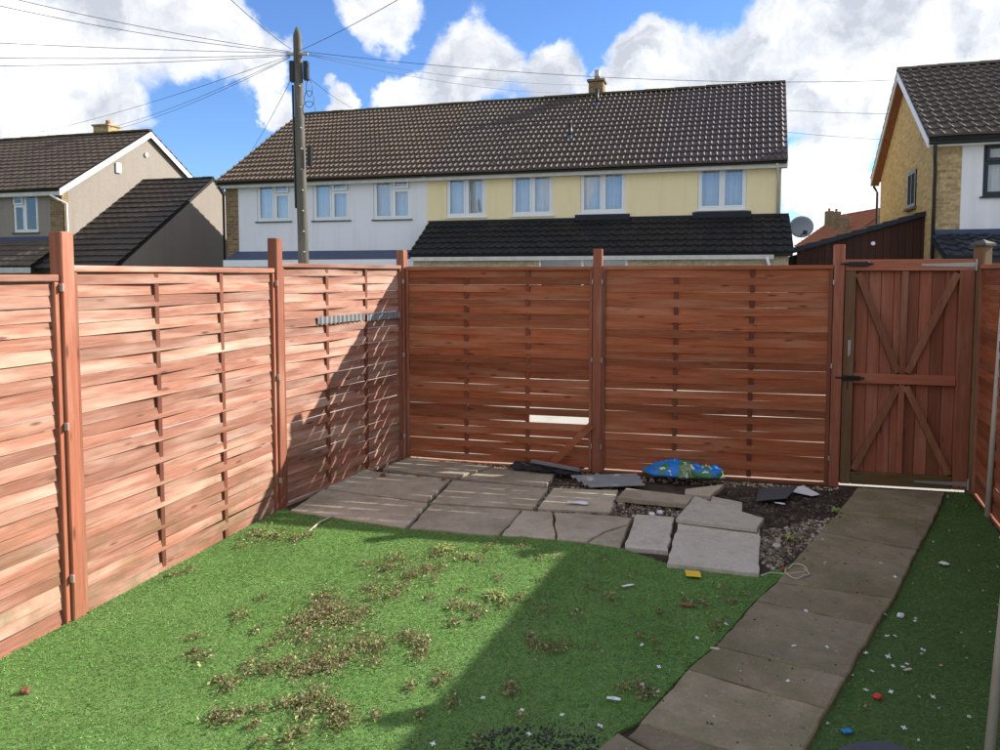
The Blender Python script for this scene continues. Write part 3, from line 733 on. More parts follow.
# ---- cream house
XC = 15.82
ch = house_at('terraced_house', 'cream rendered terraced house with dark tiled lean-to roof below its windows', *loc(0))
cw = [(7.21,8.33,3.30+HZ,4.48+HZ),(9.07,10.18,3.30+HZ,4.50+HZ),(10.91,12.08,3.32+HZ,4.52+HZ),(13.87,15.02,3.34+HZ,4.52+HZ)]
lowerh = [(10.1,12.3,1.2+HZ,2.20+HZ)]
part('front_wall', wall_holes(XW+.001, XC, 2.32+HZ, EAVE-.02, cw), M['cream_render'], ch)
for k, q in enumerate(cw): window(ch, *q, [(0,.5),(.5,1)], curtain='curtain_blue' if k >= 2 else 'curtain')
part('gable_wall', MB().prism([(XC,.252,0),(XC,2*DEP-.25,0),(XC,2*DEP-.25,EAVE),(XC,DEP,RIDGE-.12),(XC,.252,EAVE-.02)], (-.25,0,0)), M['brick_pale'], ch)
part('rear_wall', MB().box(XW, XC-.26, 2*DEP-.5, 2*DEP-.25, 0, EAVE), M['brick_pale'], ch)
crf = roofing(ch, XW+.002, 16.20, [(XW+.002, 12.88, 'tile_dark'), (12.881, 16.20, 'tile_plum')], .26)
# lean-to
LT, LB, LP = 3.15+HZ, 2.28+HZ, 1.4
lt_roof = part('lean_to_roof', MB().prism([(XW+.06,-LP,LB-.02),(XW+.06,-.002,LT-.02),(XW+.06,-.002,LT-.14),(XW+.06,-LP,LB-.14)], (16.00-XW-.06,0,0)), M['tile_black'], ch)
tiled_slope(lt_roof, [(XW+.05,-LP-.05,LB-.035),(16.02,-LP-.05,LB-.035),(16.02,-.01,LT),(XW+.05,-.01,LT)], 6, .22, 'tile_black', roll=.035, lift=.032)
part('flashing', MB().box(XW+.05, 16.01, -.035, -.003, LT-.01, LT+.06), M['lead_dark'], lt_roof)
for q in (cw[2], cw[3]): part('flashing', MB().box(q[0]-.12, q[1]+.12, -.10, -.061, LT-.02, LT+.13), M['lead_dark'], lt_roof)
part('lean_to_fascia', MB().cbox(XW+.10, 15.6, -LP-.03, -LP+.0, LB-.20, LB-.10, .004), M['upvc_old'], ch)
part('porch_wall', wall_holes(XW+.12, 15.92, 0, LB-.15, lowerh, -LP+.12, -LP+.3), M['stone_clad'], ch)
wn = part('window', frame_mb(10.1, 12.3, 1.2+HZ, 2.2+HZ, .06, -LP+.14, -LP+.2), M['upvc'], ch)
part('mullion', MB().box(11.17, 11.23, -LP+.145, -LP+.195, 1.262+HZ, 2.138+HZ), M['upvc'], wn)
part('pane', MB().box(10.161, 11.169, -LP+.165, -LP+.172, 1.262+HZ, 2.138+HZ), M['glass'], wn); part('pane', MB().box(11.231, 12.239, -LP+.165, -LP+.172, 1.262+HZ, 2.138+HZ), M['glass'], wn)
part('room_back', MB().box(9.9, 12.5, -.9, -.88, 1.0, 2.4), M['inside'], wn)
part('downpipe', MB().tube([(15.70,-.28,EAVE-.24),(15.75,-.06,EAVE-.42),(15.75,-.06,LT+.05)], .036), M['upvc_old'], ch, True)
part('downpipe', MB().tube([(15.45,-LP-.06,LB-.16),(15.5,-LP+.06,LB-.32),(15.5,-LP+.06,.1)], .036), M['upvc'], ch, True)
chm = part('chimney', MB().cbox(10.34, 10.80, DEP+.0, DEP+.5, RIDGE-.3, RIDGE+.44, .01).cbox(10.29, 10.85, DEP-.05, DEP+.55, RIDGE+.442, RIDGE+.52, .01), M['brick_old'], crf)
part('chimney_pot', MB().tube([(10.57,DEP+.3,RIDGE+.52),(10.57,DEP+.3,RIDGE+.86)], [.10,.09], 12), M['galv'], chm, True)
def vent(x, y, h, r):
    z = EAVE+SL*y
    part('vent_pipe', MB().tube([(x,y,z-.05),(x,y,z+h)], r, 10), M['black_plastic'], crf, True)
    part('vent_flashing', MB().tube([(x,y-.02,z-.1),(x,y,z+.10)], [r*2.0, r*1.25], 10), M['lead'], crf, True)
vent(10.75, 3.62, .52, .055); vent(10.35, 1.45, .42, .05)
dp = D(801, 227, 18.17)
dish = thing('satellite_dish', 'grey satellite dish on the corner of the cream house', 'satellite dish', tuple(dp), HROT+R(10))
vs = [(0,.05,0)]; fs = []
for ri in range(1, 6):
    for k in range(24):
        a = 2*math.pi*k/24; rr = ri/5; vs.append((math.cos(a)*.285*rr, .05-.09*rr*rr, math.sin(a)*.26*rr))
for k in range(24): fs.append((0, 1+(k+1) % 24, 1+k))
for ri in range(1, 5):
    for k in range(24): fs.append((1+(ri-1)*24+k, 1+(ri-1)*24+(k+1) % 24, 1+ri*24+(k+1) % 24, 1+ri*24+k))
dm = part('reflector', MB().add(vs, fs), M['dish'], dish, True); md = dm.modifiers.new('solid', 'SOLIDIFY'); md.thickness = .012
part('arm', MB().tube([(0,.04,-.20),(.02,-.28,-.16)], .012), M['black_iron'], dish); part('receiver', MB().cbox(-.03,.05,-.36,-.26,-.20,-.10,.01), M['black_plastic'], dish)
part('bracket', MB().tube([(0,.07,0),(-.12,.16,0),(-.42,.10,0)], .02), M['black_iron'], dish)

# ---- left house with side extension
LX, LY = -14.576, 25.6
lh = house_at('end_house', 'grey pebbledashed end house with brown roof and white bargeboards', LX, LY)
LE, LR, LD = 4.62+HZ, 7.22+HZ, 4.25; LS = (LR-LE)/LD; LW = -9.0
lw = [(-2.24,-1.16,3.17+HZ,4.45+HZ),(-6.2,-5.0,3.17+HZ,4.45+HZ)]
part('front_wall', wall_holes(LW, -.62, 0, LE-.03, lw, .2, .45), M['pebbledash'], lh)
part('brick_pier', MB().box(-.618, -.12, .19, .45, 0, LE-.03), M['brick_old'], lh)
part('gable_wall', MB().prism([(-.12,.452,0),(-.12,2*LD-.2,0),(-.12,2*LD-.2,LE-.05),(-.12,LD,LR-.15),(-.12,.452,LE+.05)], (-.25,0,0)), M['pebbledash'], lh)
for k, q in enumerate(lw):
    wn = window(lh, *q, [(0,.45),(.45,1)], toplight=0, sill='pole_wood')
    wn.location = (0, .2, 0)
lrf = part('roof', MB().prism([(LW,0,LE-.02),(LW,LD,LR-.02),(LW,2*LD,LE-.02),(LW,2*LD,LE-.12),(LW,LD,LR-.13),(LW,0,LE-.12)], (-LW,0,0)), M['tile_black'], lh)
tiled_slope(lrf, [(LW,-.06,LE-.04),(.02,-.06,LE-.04),(.02,LD,LR),(LW,LD,LR)], 15, .30, 'tile_brown', roll=.018, lift=.04)
tiled_slope(lrf, [(.02,2*LD,LE),(LW,2*LD,LE),(LW,LD,LR),(.02,LD,LR)], 15, .30, 'tile_brown')
ridge(lrf, (LW,LD,LR+.03), (.03,LD,LR+.03), 'moss_ridge')
part('bargeboard', MB().prism([(.001,-.02,LE-.06),(.001,LD,LR-.03),(.001,LD,LR-.24),(.001,-.02,LE-.27)], (.03,0,0)), M['upvc'], lh)
part('bargeboard', MB().prism([(.001,2*LD+.02,LE-.06),(.001,2*LD+.02,LE-.27),(.001,LD+.001,LR-.24),(.001,LD+.001,LR-.03)], (.03,0,0)), M['upvc'], lh)
part('fascia', MB().cbox(LW,-.005,.0,.03,LE-.26,LE-.13,.004), M['upvc_old'], lh); part('soffit', MB().box(LW,-.005,.031,.198,LE-.25,LE-.235), M['upvc_old'], lh)
part('downpipe', MB().tube([(-.35,-.04,LE-.24),(-.08,.04,LE-.42),(-.04,.30,LE-.5),(-.04,.30,.1)], .04), M['upvc'], lh, True)
cm_ = part('chimney', MB().cbox(-2.85,-2.12,LD+.15,LD+.75,LR-.3,LR+.36,.01).cbox(-2.90,-2.07,LD+.10,LD+.80,LR+.362,LR+.43,.01), M['brick_buff'], lrf)
part('chimney_pot', MB().tube([(-2.4,LD+.45,LR+.43),(-2.4,LD+.45,LR+.62)], [.10,.085], 12), M['tile_orange'], cm_, True)
part('alarm_box', MB().cbox(-.118,-.05,2.55,2.80,5.42+HZ,5.80+HZ,.02), M['upvc'], lh)
part('gable_vent', MB().tube([(-.118,4.1,6.3+HZ),(-.06,4.1,6.3+HZ)], .09, 12), M['upvc_old'], lh)
cp = part('canopy_roof', MB().prism([(LW,-1.15,2.0+HZ),(LW,.195,2.85+HZ),(LW,.195,2.72+HZ),(LW,-1.15,1.9+HZ)], (-LW-.02,0,0)), M['tile_black'], lh)
tiled_slope(cp, [(LW,-1.2,2.0+HZ),(-.02,-1.2,2.0+HZ),(-.02,.19,2.88+HZ),(LW,.19,2.88+HZ)], 5, .30, 'tile_dark', roll=.018, lift=.035)
part('flashing', MB().box(LW,-.02,.15,.188,2.86+HZ,3.02+HZ), M['lead'], cp)
part('canopy_fascia', MB().cbox(LW,-.03,-1.2,-1.17,1.78+HZ,1.96+HZ,.004), M['upvc_old'], lh)
# side extension: lower ridge, steep slope to the front
ex = house_at('side_extension', 'low grey side extension with steep dark tile roof between the two houses', LX, LY)
XE, ER, EB, EY = 3.0, 5.30+HZ, 1.95+HZ, 3.95; FY = -.98
part('gable_wall', MB().prism([(XE-.02,FY+.4,0),(XE-.02,EY+4.4,0),(XE-.02,EY+4.4,2.4),(XE-.02,EY,ER-.14),(XE-.02,FY+.4,EB+.10)], (-.25,0,0)), M['pebbledash'], ex)
part('front_wall', MB().box(-.1, XE-.28, FY+.4, FY+.6, 0, EB+.1), M['pebbledash'], ex)
er = part('roof', MB().prism([(-.09,FY,EB-.02),(-.09,EY,ER-.02),(-.09,EY+4.9,EB-.02),(-.09,EY+4.9,EB-.12),(-.09,EY,ER-.13),(-.09,FY,EB-.12)], (XE+.07,0,0)), M['tile_black'], ex)
tiled_slope(er, [(-.09,FY-.05,EB-.03),(XE,FY-.05,EB-.03),(XE,EY,ER),(-.09,EY,ER)], 17, .30, 'tile_umber', roll=.018, lift=.045)
tiled_slope(er, [(XE,EY+4.9,EB),(-.09,EY+4.9,EB),(-.09,EY,ER),(XE,EY,ER)], 17, .30, 'tile_black')
ridge(er, (-.09,EY,ER+.02), (XE,EY,ER+.02), 'tile_black', .09)

# ---- right house
rx, ry = 9.097, 16.30
rrz = math.atan2(-.3, .95)
rh = thing('end_house', 'end house with ochre gable, white render and black framed window on the right', 'house', (rx, ry*.9795, -.1), rrz)
RE, RR, RDp = 4.68+HZ, 6.88+HZ, 3.5; RS = (RR-RE)/RDp; RW = 9.0
rw = [(.98,2.4,3.36+HZ,4.44+HZ),(5,6.4,3.36+HZ,4.44+HZ)]
part('front_wall', wall_holes(.58, RW, 0, RE-.05, rw, .18, .43), M['white_render'], rh)
for q in rw:
    wn = window(rh, *q, [(0,.5),(.5,1)], 'grey_frame', 'grey_frame', toplight=0); wn.location = (0, .17, 0)
part('brick_pier', MB().box(.12, .578, .165, .43, 0, RE-.05), M['brick_buff'], rh)
gh = [(1.75,2.95)]
# gable wall with a small window opening
part('gable_wall', MB().prism([(.12,.432,0),(.12,.432,RE+.12),(.12,RDp,RR-.14),(.12,2*RDp-.2,RE-.02),(.12,2*RDp-.2,0)], (.25,0,0)), M['ochre'], rh)
gw = part('window', MB().box(.09,.118,2.05,2.13,3.35+HZ,4.22+HZ).box(.09,.118,2.85,2.93,3.35+HZ,4.22+HZ).box(.09,.118,2.131,2.849,4.14+HZ,4.22+HZ).box(.09,.118,2.131,2.849,3.35+HZ,3.43+HZ).box(.09,.118,2.46,2.52,3.431+HZ,4.139+HZ), M['grey_frame'], rh)
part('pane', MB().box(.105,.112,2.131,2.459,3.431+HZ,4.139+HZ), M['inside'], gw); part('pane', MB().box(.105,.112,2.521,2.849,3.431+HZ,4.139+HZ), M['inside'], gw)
part('sill', MB().cbox(.03,.118,1.98,3.0,3.28+HZ,3.345+HZ,.005), M['brick_old'], gw)
rr_ = part('roof', MB().prism([(-.10,-.08,RE-.02-.08*RS),(-.10,RDp,RR-.02),(-.10,2*RDp+.1,RE-.02-.1*RS),(-.10,2*RDp+.1,RE-.12-.1*RS),(-.10,RDp,RR-.13),(-.10,-.08,RE-.12-.08*RS)], (RW+.1,0,0)), M['tile_black'], rh)
tiled_slope(rr_, [(-.12,-.13,RE-.13*RS),(RW,-.13,RE-.13*RS),(RW,RDp,RR),(-.12,RDp,RR)], 13, .21, 'tile_dark', roll=.045, lift=.045)
tiled_slope(rr_, [(RW,2*RDp+.12,RE-.12*RS),(-.12,2*RDp+.12,RE-.12*RS),(-.12,RDp,RR),(RW,RDp,RR)], 12, .30, 'tile_dark')
ridge(rr_, (-.12,RDp,RR+.03), (RW,RDp,RR+.03), 'tile_dark')
part('bargeboard', MB().prism([(-.115,-.06,RE-.12),(-.115,RDp,RR-.04),(-.115,RDp,RR-.24),(-.115,-.06,RE-.30)], (.03,0,0)), M['upvc'], rh)
part('bargeboard', MB().prism([(-.115,2*RDp+.1,RE-.12),(-.115,2*RDp+.1,RE-.30),(-.115,RDp+.001,RR-.24),(-.115,RDp+.001,RR-.04)], (.03,0,0)), M['upvc_old'], rh)
part('soffit', MB().prism([(-.084,RDp+.001,RR-.20),(-.084,2*RDp+.1,RE-.28),(-.084,2*RDp+.1,RE-.30),(-.084,RDp+.001,RR-.22)], (.2,0,0)), M['brace'], rh)
part('fascia', MB().cbox(-.08,RW,-.06,-.035,RE-.27,RE-.16,.004), M['upvc'], rh); part('soffit', MB().box(-.08,RW,-.034,.164,RE-.26,RE-.245), M['upvc'], rh)
part('gutter', MB().tube([(-.10,-.11,RE-.21),(RW,-.11,RE-.21)], .036, 10), M['black_plastic'], rh, True)
part('downpipe', MB().tube([(.02,-.08,RE-.26),(.05,.06,RE-.5),(.07,.10,RE-.7),(.07,.10,.1)], .036), M['black_plastic'], rh, True)
part('downpipe', MB().tube([(-.02,2*RDp+.1,RE-.32),(.06,2*RDp-.05,RE-.5),(.06,2*RDp-.05,.1)], .036), M['black_plastic'], rh, True)
pr = part('porch_roof', MB().prism([(.05,-1.1,2.10+HZ),(.05,.16,2.56+HZ),(.05,.16,2.44+HZ),(.05,-1.1,1.98+HZ)], (RW-.1,0,0)), M['tile_slate'], rh)
one = tile_field((0,0,0), (.318,0,0), (.318,.35,.128), (0,.35,.128), 1, .318, .05, .035).mesh('roof_tile', M['tile_slate'])
for r in range(4):
    for c in range(14): obj('roof_tile', one, pr, (.05+c*.32, -1.16+r*.325, 2.10+HZ-.02+r*.325*.365+random.uniform(-.003,.003)))
part('flashing', MB().box(.05,RW,.12,.160,2.58+HZ,2.68+HZ), M['lead'], pr)
part('porch_wall', MB().box(.2, RW-.1, -.85, -.65, 0, 1.96+HZ), M['brick_buff'], rh)

# ---- brown clad garage between the cream house and the right house
ga, gb = Vector((9.62, 16.95, 0)), Vector((6.98, 17.73, 0)); gdv = (ga-gb).normalized(); GL = (ga-gb).length
gar = thing('garage', 'brown timber clad garage with sloping black roof edge behind the gate', 'garage', (gb.x, gb.y, -.1), math.atan2(gdv.y, gdv.x))
nbd = 18
for i in range(nbd):
    x0, x1 = GL*i/nbd, GL*(i+1)/nbd; za, zb = 2.28+HZ+.80*x0/GL, 2.28+HZ+.80*x1/GL; yy = random.uniform(0, .008)
    part('board', MB().prism([(x0+.003,yy,0),(x1-.003,yy,0),(x1-.003,yy,zb-.02),(x0+.003,yy,za-.02)], (0,.03,0)), M['clad'], gar)
part('backing', MB().prism([(0,.045,0),(GL,.045,0),(GL,.045,3.0+HZ),(0,.045,2.2+HZ)], (0,5,0)), M['clad'], gar)
ns = 9
for i in range(ns):
    x0, x1 = -.12+(GL+.12)*i/ns, -.12+(GL+.12)*(i+1)/ns; za, zb = 2.29+HZ+.80*x0/GL, 2.29+HZ+.80*x1/GL
    part('roof_tile', MB().prism([(x0,-.09,za-.02),(x1-.004,-.09,zb-.03),(x1-.004,-.09,zb+.07),(x0,-.09,za+.105)], (0,5.1,0)), M['tile_slate'], gar)
part('security_light', MB().tube([(1.62,-.06,2.44+HZ),(1.62,0,2.44+HZ)], .045, 10), M['upvc'], gar)

# ---- distant orange roofed house
fh = thing('distant_house', 'distant house with orange tiled roof and three chimneys', 'house', (31.0, 60, -.1), R(90))
part('wall', MB().box(-.2,9,-3.6,3.6,0,4.6), M['brick_old'], fh)
frf = part('roof', MB().prism([(-.3,-3.95,4.4),(-.3,0,7.15),(-.3,3.95,4.4)], (9.5,0,0)), M['tile_orange'], fh)
tiled_slope(frf, [(9.3,3.98,4.42),(-.4,3.98,4.42),(-.4,0,7.2),(9.3,0,7.2)], 12, .3, 'tile_orange')
ridge(frf, (-.4,0,7.24), (9.3,0,7.24), 'tile_orange')
for x, y, zt in ((2.0,2.7,6.55), (5.0,2.1,7.25), (8.0,1.4,7.55)):
    cq = part('chimney', MB().cbox(x-.35,x+.35,y-.27,y+.27,5.0,zt,.02), M['brick_old'], frf)
    part('chimney_pot', MB().tube([(x,y,zt),(x,y,zt+.25)], .10, 10), M['tile_orange'], cq)

# ------------------------------------------------------------------ telegraph pole and wires
TP = Vector((-4.06, 15.67, 0))
tp = thing('telegraph_pole', 'weathered wooden telegraph pole with junction boxes in front of the white house', 'telegraph pole', (TP.x, TP.y, -.1))
leanx = -.012
part('shaft', MB().tube([(0,0,0),(leanx*3,0,3),(leanx*6.6,0,6.6),(leanx*6.66,0,6.72),(leanx*6.7,0,6.86)], [.120,.108,.086,.08,.03], 14), M['pole_wood'], tp, True)
part('junction_box', MB().cbox(-.235,-.14,-.09,.05,5.76,6.18,.015), M['black_plastic'], tp); part('junction_box', MB().cbox(.04,.145,-.07,.06,5.80,6.18,.015), M['black_plastic'], tp)
part('cable_guard', MB().tube([(-.16,-.03,3.2),(-.185,-.02,5.7)], .022, 6), M['black_plastic'], tp)
for s in (-1, 1): part('bracket', MB().cbox(min(0,s*.22)-.08, max(0,s*.22)-.08, -.03, .03, 6.30, 6.36, .006), M['galv'], tp)
part('meter_box', MB().cbox(.11,.2,-.12,-.02,4.05,4.45,.012), M['black_plastic'], tp)
for k in range(3):
    pts = [(.12+.11*math.sin(a)*(.6+.3*k)+.05, -.09-.02*k, 5.62-.22*k+.17*math.cos(a)) for a in [2*math.pi*i/14 for i in range(15)]]
    part('cable_loop', MB().tube(pts, .007, 5), M['wire'], tp)
for i in range(9):
    z = 2.3+i*.42; part('step_nail', MB().cbox(-.012,.012,-.17,-.10,-.012,.012,.003), M['metal_clip'], tp, loc=(.045+leanx*z*.9, .012*z*.2, z))
WA = TP+Vector((-.10, 0, 6.26))
def wire(a, b, sag, label, r=.0055):
    a, b = Vector(a), Vector(b); pts = []
    for i in range(21):
        s = i/20; p = a.lerp(b, s); p.z -= sag*4*s*(1-s); pts.append(p-a)
    o = part('overhead_wire', MB().tube(pts, r, 5), M['wire'], None, True, loc=a); tag(o, label, 'wire', 'overhead telephone wires')
L_ = WA+Vector((-.13, 0, .02)); Rr = WA+Vector((.14, 0, .02))
wire(L_, D(-70,-22,12), .10, 'upper of two wires rising from the pole to the top left corner')
wire(L_+Vector((0,0,-.02)), D(-70,-10,12.6), .12, 'lower of two wires rising from the pole to the top left corner')
wire(L_+Vector((0,0,-.03)), D(-60,40,14), .03, 'level wire running left from the pole to the frame edge')
wire(L_+Vector((0,0,-.06)), D(-60,57,14), .05, 'sagging wire running left from the pole, just below the level one')
wire(L_+Vector((0,0,-.08)), D(-60,66,15), .06, 'lowest of the near level wires running left from the pole')
wire(L_+Vector((0,0,-.08)), D(40,132,28), .12, 'wire dropping left from the pole past the far chimney')
wire(L_+Vector((0,0,-.10)), D(104,129,29), .15, 'wire dropping left from the pole to the gable top, left of its pair')
wire(L_+Vector((0,0,-.12)), D(116,129,29), .15, 'wire dropping left from the pole to the gable top, right of its pair')
wire(L_+Vector((.02,0,.05)), D(205,-25,9), .05, 'wire rising left from the pole top to the upper frame edge')
wire(Rr+Vector((-.05,0,.03)), D(440,-25,9), .04, 'wire rising right from the pole top to the upper frame edge')
wire(Rr, D(902,80,18.5), .25, 'long wire crossing from the pole to the house on the right')
wire(Rr+Vector((0,0,-.03)), D(588,85,25.5), .16, 'wire from the pole to the chimney, upper of the pair')
wire(Rr+Vector((0,0,-.05)), D(572,93,27), .2, 'wire from the pole to the ridge left of the chimney')
wire(Rr+Vector((-.05,0,-.4)), D(352,108,25), .05, 'thin wire dropping right from the pole to the roof ridge')
wire(WA+Vector((-.10,0,-.5)), D(252,150,22.6), .05, 'thin wire dropping left from the pole to the roof verge')
wire(D(640,95,30), D(893,114,20), .15, 'wire between the houses, upper of the two below the long one')
wire(D(640,110,29), D(888,140,20.5), .15, 'wire between the houses, lower of the two below the long one')

# ------------------------------------------------------------------ loose things by the back fence
def loose(name, px, zs, th, mat, label, cat, jit=.004):
    pts = [G(x, y, z) for (x, y), z in zip(px, zs)]
    mb, c = slab_mb(pts, th, .004, jit); mb.v = [tuple(Vector(v)-c) for v in mb.v]
    o = part(name, mb, M[mat], None, loc=c); tag(o, label, cat); return o
loose('paving_slab', [(679,520),(760,529),(759,573),(667,563)], [.045,.04,.03,.034], .034, 'slab_grey', 'large clean grey paving slab lying at the turf edge', 'paving slab', .006)
loose('paving_slab', [(695,496),(764,518),(757,528),(676,518)], [.085,.078,.078,.08], .03, 'slab_grey', 'broken pointed paving slab propped on the large grey slab', 'paving slab')
loose('paving_slab', [(626,488),(694,496),(687,504),(617,497)], [.06,.06,.05,.05], .035, 'slab', 'long narrow paving slab piece in front of the blue bag', 'paving slab')
loose('paving_slab', [(685,489),(724,484),(710,496),(685,493)], [.07,.08,.07,.07], .03, 'slab', 'small slab offcut under the right end of the bag', 'paving slab')
loose('concrete_block', [(712,496),(742,502),(742,511),(708,506)], [.06,.06,.055,.055], .055, 'slab_grey', 'small grey block behind the broken pointed slab', 'block')
loose('roof_slate', [(759,488),(797,486),(787,497),(756,500)], [.05,.075,.06,.03], .012, 'slate', 'dark slate lying on bare soil near the gate post', 'slate', .003)
loose('paper_sheet', [(795,486.5),(804,486),(820,494),(812,495.5),(790,491)], [.022,.03,.018,.018,.022], .003, 'paper', 'torn white paper sheet on soil beside the dark slate', 'paper', .006)
o = part('corrugated_sheet', corrugated(.66, .17, 1, .001, None), M['corr'], None); bpy.data.objects.remove(o)
a, b = G(574,481,.06), G(641,479,.06); dd = (b-a).normalized(); 
vs = []; k = 14
for i in range(k+1):
    y = -.11+.23*i/k; z = .012*math.sin(i*2*math.pi/4.6)
    f = (i/k); vs += [(0+.10*(1-f), y, z), ((b-a).length, y, z), (0+.10*(1-f), y, z-.006), ((b-a).length, y, z-.006)]
fs = []
for i in range(k):
    p, q = 4*i, 4*i+4; fs += [(p,p+1,q+1,q),(p+2,q+2,q+3,p+3),(p,q,q+2,p+2),(p+1,p+3,q+3,q+1)]
fs += [(0,2,3,1),(4*k,4*k+1,4*k+3,4*k+2)]
o = part('corrugated_sheet', MB().add(vs, fs), M['corr'], None, loc=a+Vector((0,0,-.005)), rot=(R(8),0,math.atan2(dd.y, dd.x))); tag(o, 'grey corrugated sheet offcut at the foot of the middle back post', 'sheet')
# crumpled black felt with a grey batten on it
a, b = G(514,466,.03), G(582,473,.03); dd = (b-a); Lf = dd.length; vs = []; nx, ny = 22, 9
for i in range(nx+1):
    for j in range(ny+1):
        x = Lf*i/nx; y = -.13+.24*j/ny
        z = .018+.028*math.sin(math.pi*j/ny)*(.5+.5*math.sin(i*.9))+.018*mnoise.noise(Vector((x*14,y*18,3)))
        vs.append((x+.02*mnoise.noise(Vector((j*.9,1,i*.3))), y+.02*mnoise.noise(Vector((i*.7,5,j))), z))
fs = [(i*(ny+1)+j, (i+1)*(ny+1)+j, (i+1)*(ny+1)+j+1, i*(ny+1)+j+1) for i in range(nx) for j in range(ny)]
o = part('roofing_felt', MB().add(vs, fs), M['felt'], None, loc=a+Vector((0,0,.0)), rot=(0,0,math.atan2(dd.y, dd.x)))
o.modifiers.new('solid', 'SOLIDIFY').thickness = .006; tag(o, 'crumpled black roofing felt at the foot of the back fence', 'roofing felt')
fa, fb = G(532,461,.10), G(580,470,.075)
o = part('timber_offcut', MB().bar((0,0,0), fb-fa, .035, .022), M['corr'], None, loc=fa); tag(o, 'grey timber offcut resting on the black felt', 'timber')
# printed bag
bc = (G(645,482)+G(722,482))/2; bl = (G(645,482)-G(722,482)).length; vs = []; nx, ny = 30, 13
def bagz(u, v, top):
    e = max(0, 1-abs(2*u-1)**4)*max(0, 1-abs(2*v-1)**2.6)
    prof = np.interp(u, [0,.12,.28,.42,.55,.70,.82,.93,1], [.02,.05,.075,.092,.082,.066,.07,.092,.075])
    if not top: return .012*e
    n1 = mnoise.noise(Vector((u*6,v*3,1))); r1 = 1-2*abs(mnoise.noise(Vector((u*8+v*5,v*4-u*3,8))))
    return max(.014, prof*e**.4+e**.5*(.026*n1+.020*r1))
for top in (1, 0):
    for i in range(nx+1):
        for j in range(ny+1):
            u, v = i/nx, j/ny; wdth = np.interp(u, [0,.15,.5,.8,1], [.08,.24,.27,.20,.15])
            k = .6 if 0 < i < nx and 0 < j < ny and top else 0
            vs.append(((u-.5)*bl*1.04+random.uniform(-.010,.010)*k, (v-.5)*wdth+.02*mnoise.noise(Vector((u*5,v,2)))+random.uniform(-.008,.008)*k, .012+bagz(u, v, top)+random.uniform(-.008,.008)*k))
s = (nx+1)*(ny+1); q = lambda i, j: i*(ny+1)+j; fs = []
for i in range(nx):
    for j in range(ny):
        a, b, c, d = q(i,j), q(i+1,j), q(i+1,j+1), q(i,j+1)
        fs += [(a,b,c),(a,c,d)] if (i+j) % 2 else [(a,b,d),(b,c,d)]
fs += [tuple(s+k for k in f[::-1]) for f in fs]
for i in range(nx): fs += [(q(i,0), s+q(i,0), s+q(i+1,0), q(i+1,0)), (q(i,ny), q(i+1,ny), s+q(i+1,ny), s+q(i,ny))]
for j in range(ny): fs += [(q(0,j), q(0,j+1), s+q(0,j+1), s+q(0,j)), (q(nx,j), s+q(nx,j), s+q(nx,j+1), q(nx,j+1))]
o = part('plastic_bag', MB().add(vs, fs), M['bag'], None, True, loc=(bc.x, bc.y+.02, .055), rot=(R(3),0,brot-.03)); tag(o, 'crumpled blue and green printed plastic sack by the back fence', 'bag')

# rubble, gravel and soil crumbs
def chips(name, zones, label, cat, cols, smin, smax, mat='stones'):
    mb = MB(); cc = []
    base = [Vector(p).normalized() for p in ((1,1,1),(1,-1,-1),(-1,1,-1),(-1,-1,1),(0,0,1.3),(0,-1.2,0),(1.1,.2,0),(-1.1,.1,0))]
    bm = bmesh.new()
    for (poly, n) in zones:
        x0, x1 = min(p.x for p in poly), max(p.x for p in poly); y0, y1 = min(p.y for p in poly), max(p.y for p in poly); done = 0; tries = 0
        while done < n and tries < n*12:
            tries += 1; x, y = random.uniform(x0, x1), random.uniform(y0, y1)
            if not inpoly(np.array([x]), np.array([y]), poly)[0]: continue
            done += 1; s = random.uniform(smin, smax)*(1 if random.random() < .9 else 1.9)
            rot = Matrix.Rotation(random.uniform(0, 6.28), 3, 'Z') @ Matrix.Rotation(random.uniform(-.6, .6), 3, 'X')
            sx, sy, sz = s*random.uniform(.7,1.5), s*random.uniform(.6,1.1), s*random.uniform(.25,.6)
            vs = [rot @ Vector((i*sx, j*sy, k*sz)) for i, j, k in ((-1,-.8,-1),(.9,-1,-1),(1,.8,-1),(-.7,1,-1),(-.7,-.6,1),(.6,-.7,.8),(.7,.6,1),(-.5,.6,.9))]
            ctr = Vector((x, y, -.008+sz*.7)); c = random.choice(cols); fk = random.uniform(.7,1.25); c = tuple(k*fk for k in c)
            mb.add([ctr+v for v in vs], [(0,3,2,1),(4,5,6,7),(0,1,5,4),(1,2,6,5),(2,3,7,6),(3,0,4,7)]); cc += [c]*6
    me = mb.mesh(name, M[mat]); setcol(me, np.array(cc)); o = obj(name, me); o['kind'] = 'stuff'; tag(o, label, cat); return o
GR = [(.40,.34,.26),(.26,.20,.14),(.16,.12,.085),(.46,.42,.36),(.28,.21,.13),(.22,.19,.16),(.09,.075,.055),(.12,.10,.075)]
z1 = [G(*p) for p in ((608,492),(640,490),(690,500),(682,518),(634,515),(610,513))]
z2 = [G(*p) for p in ((762,530),(800,522),(835,517),(822,532),(790,560),(770,570),(760,560))]
z3 = [G(*p) for p in ((535,486),(620,486),(614,492),(550,491),(538,508),(530,508))]
z4 = [G(*p) for p in ((380,466),(420,457),(600,474),(840,487),(836,490),(600,479),(430,463))]
z5 = [G(*p) for p in ((700,492),(850,491),(838,514),(770,532),(760,512))]
z6 = [G(*p) for p in ((428,502),(540,508),(640,514),(636,520),(536,512),(428,507))]
chips('rubble', [(z1,620),(z2,900),(z3,420),(z6,260)], 'brown gravel and rubble chips between the broken slabs', 'rubble', GR, .004, .013)
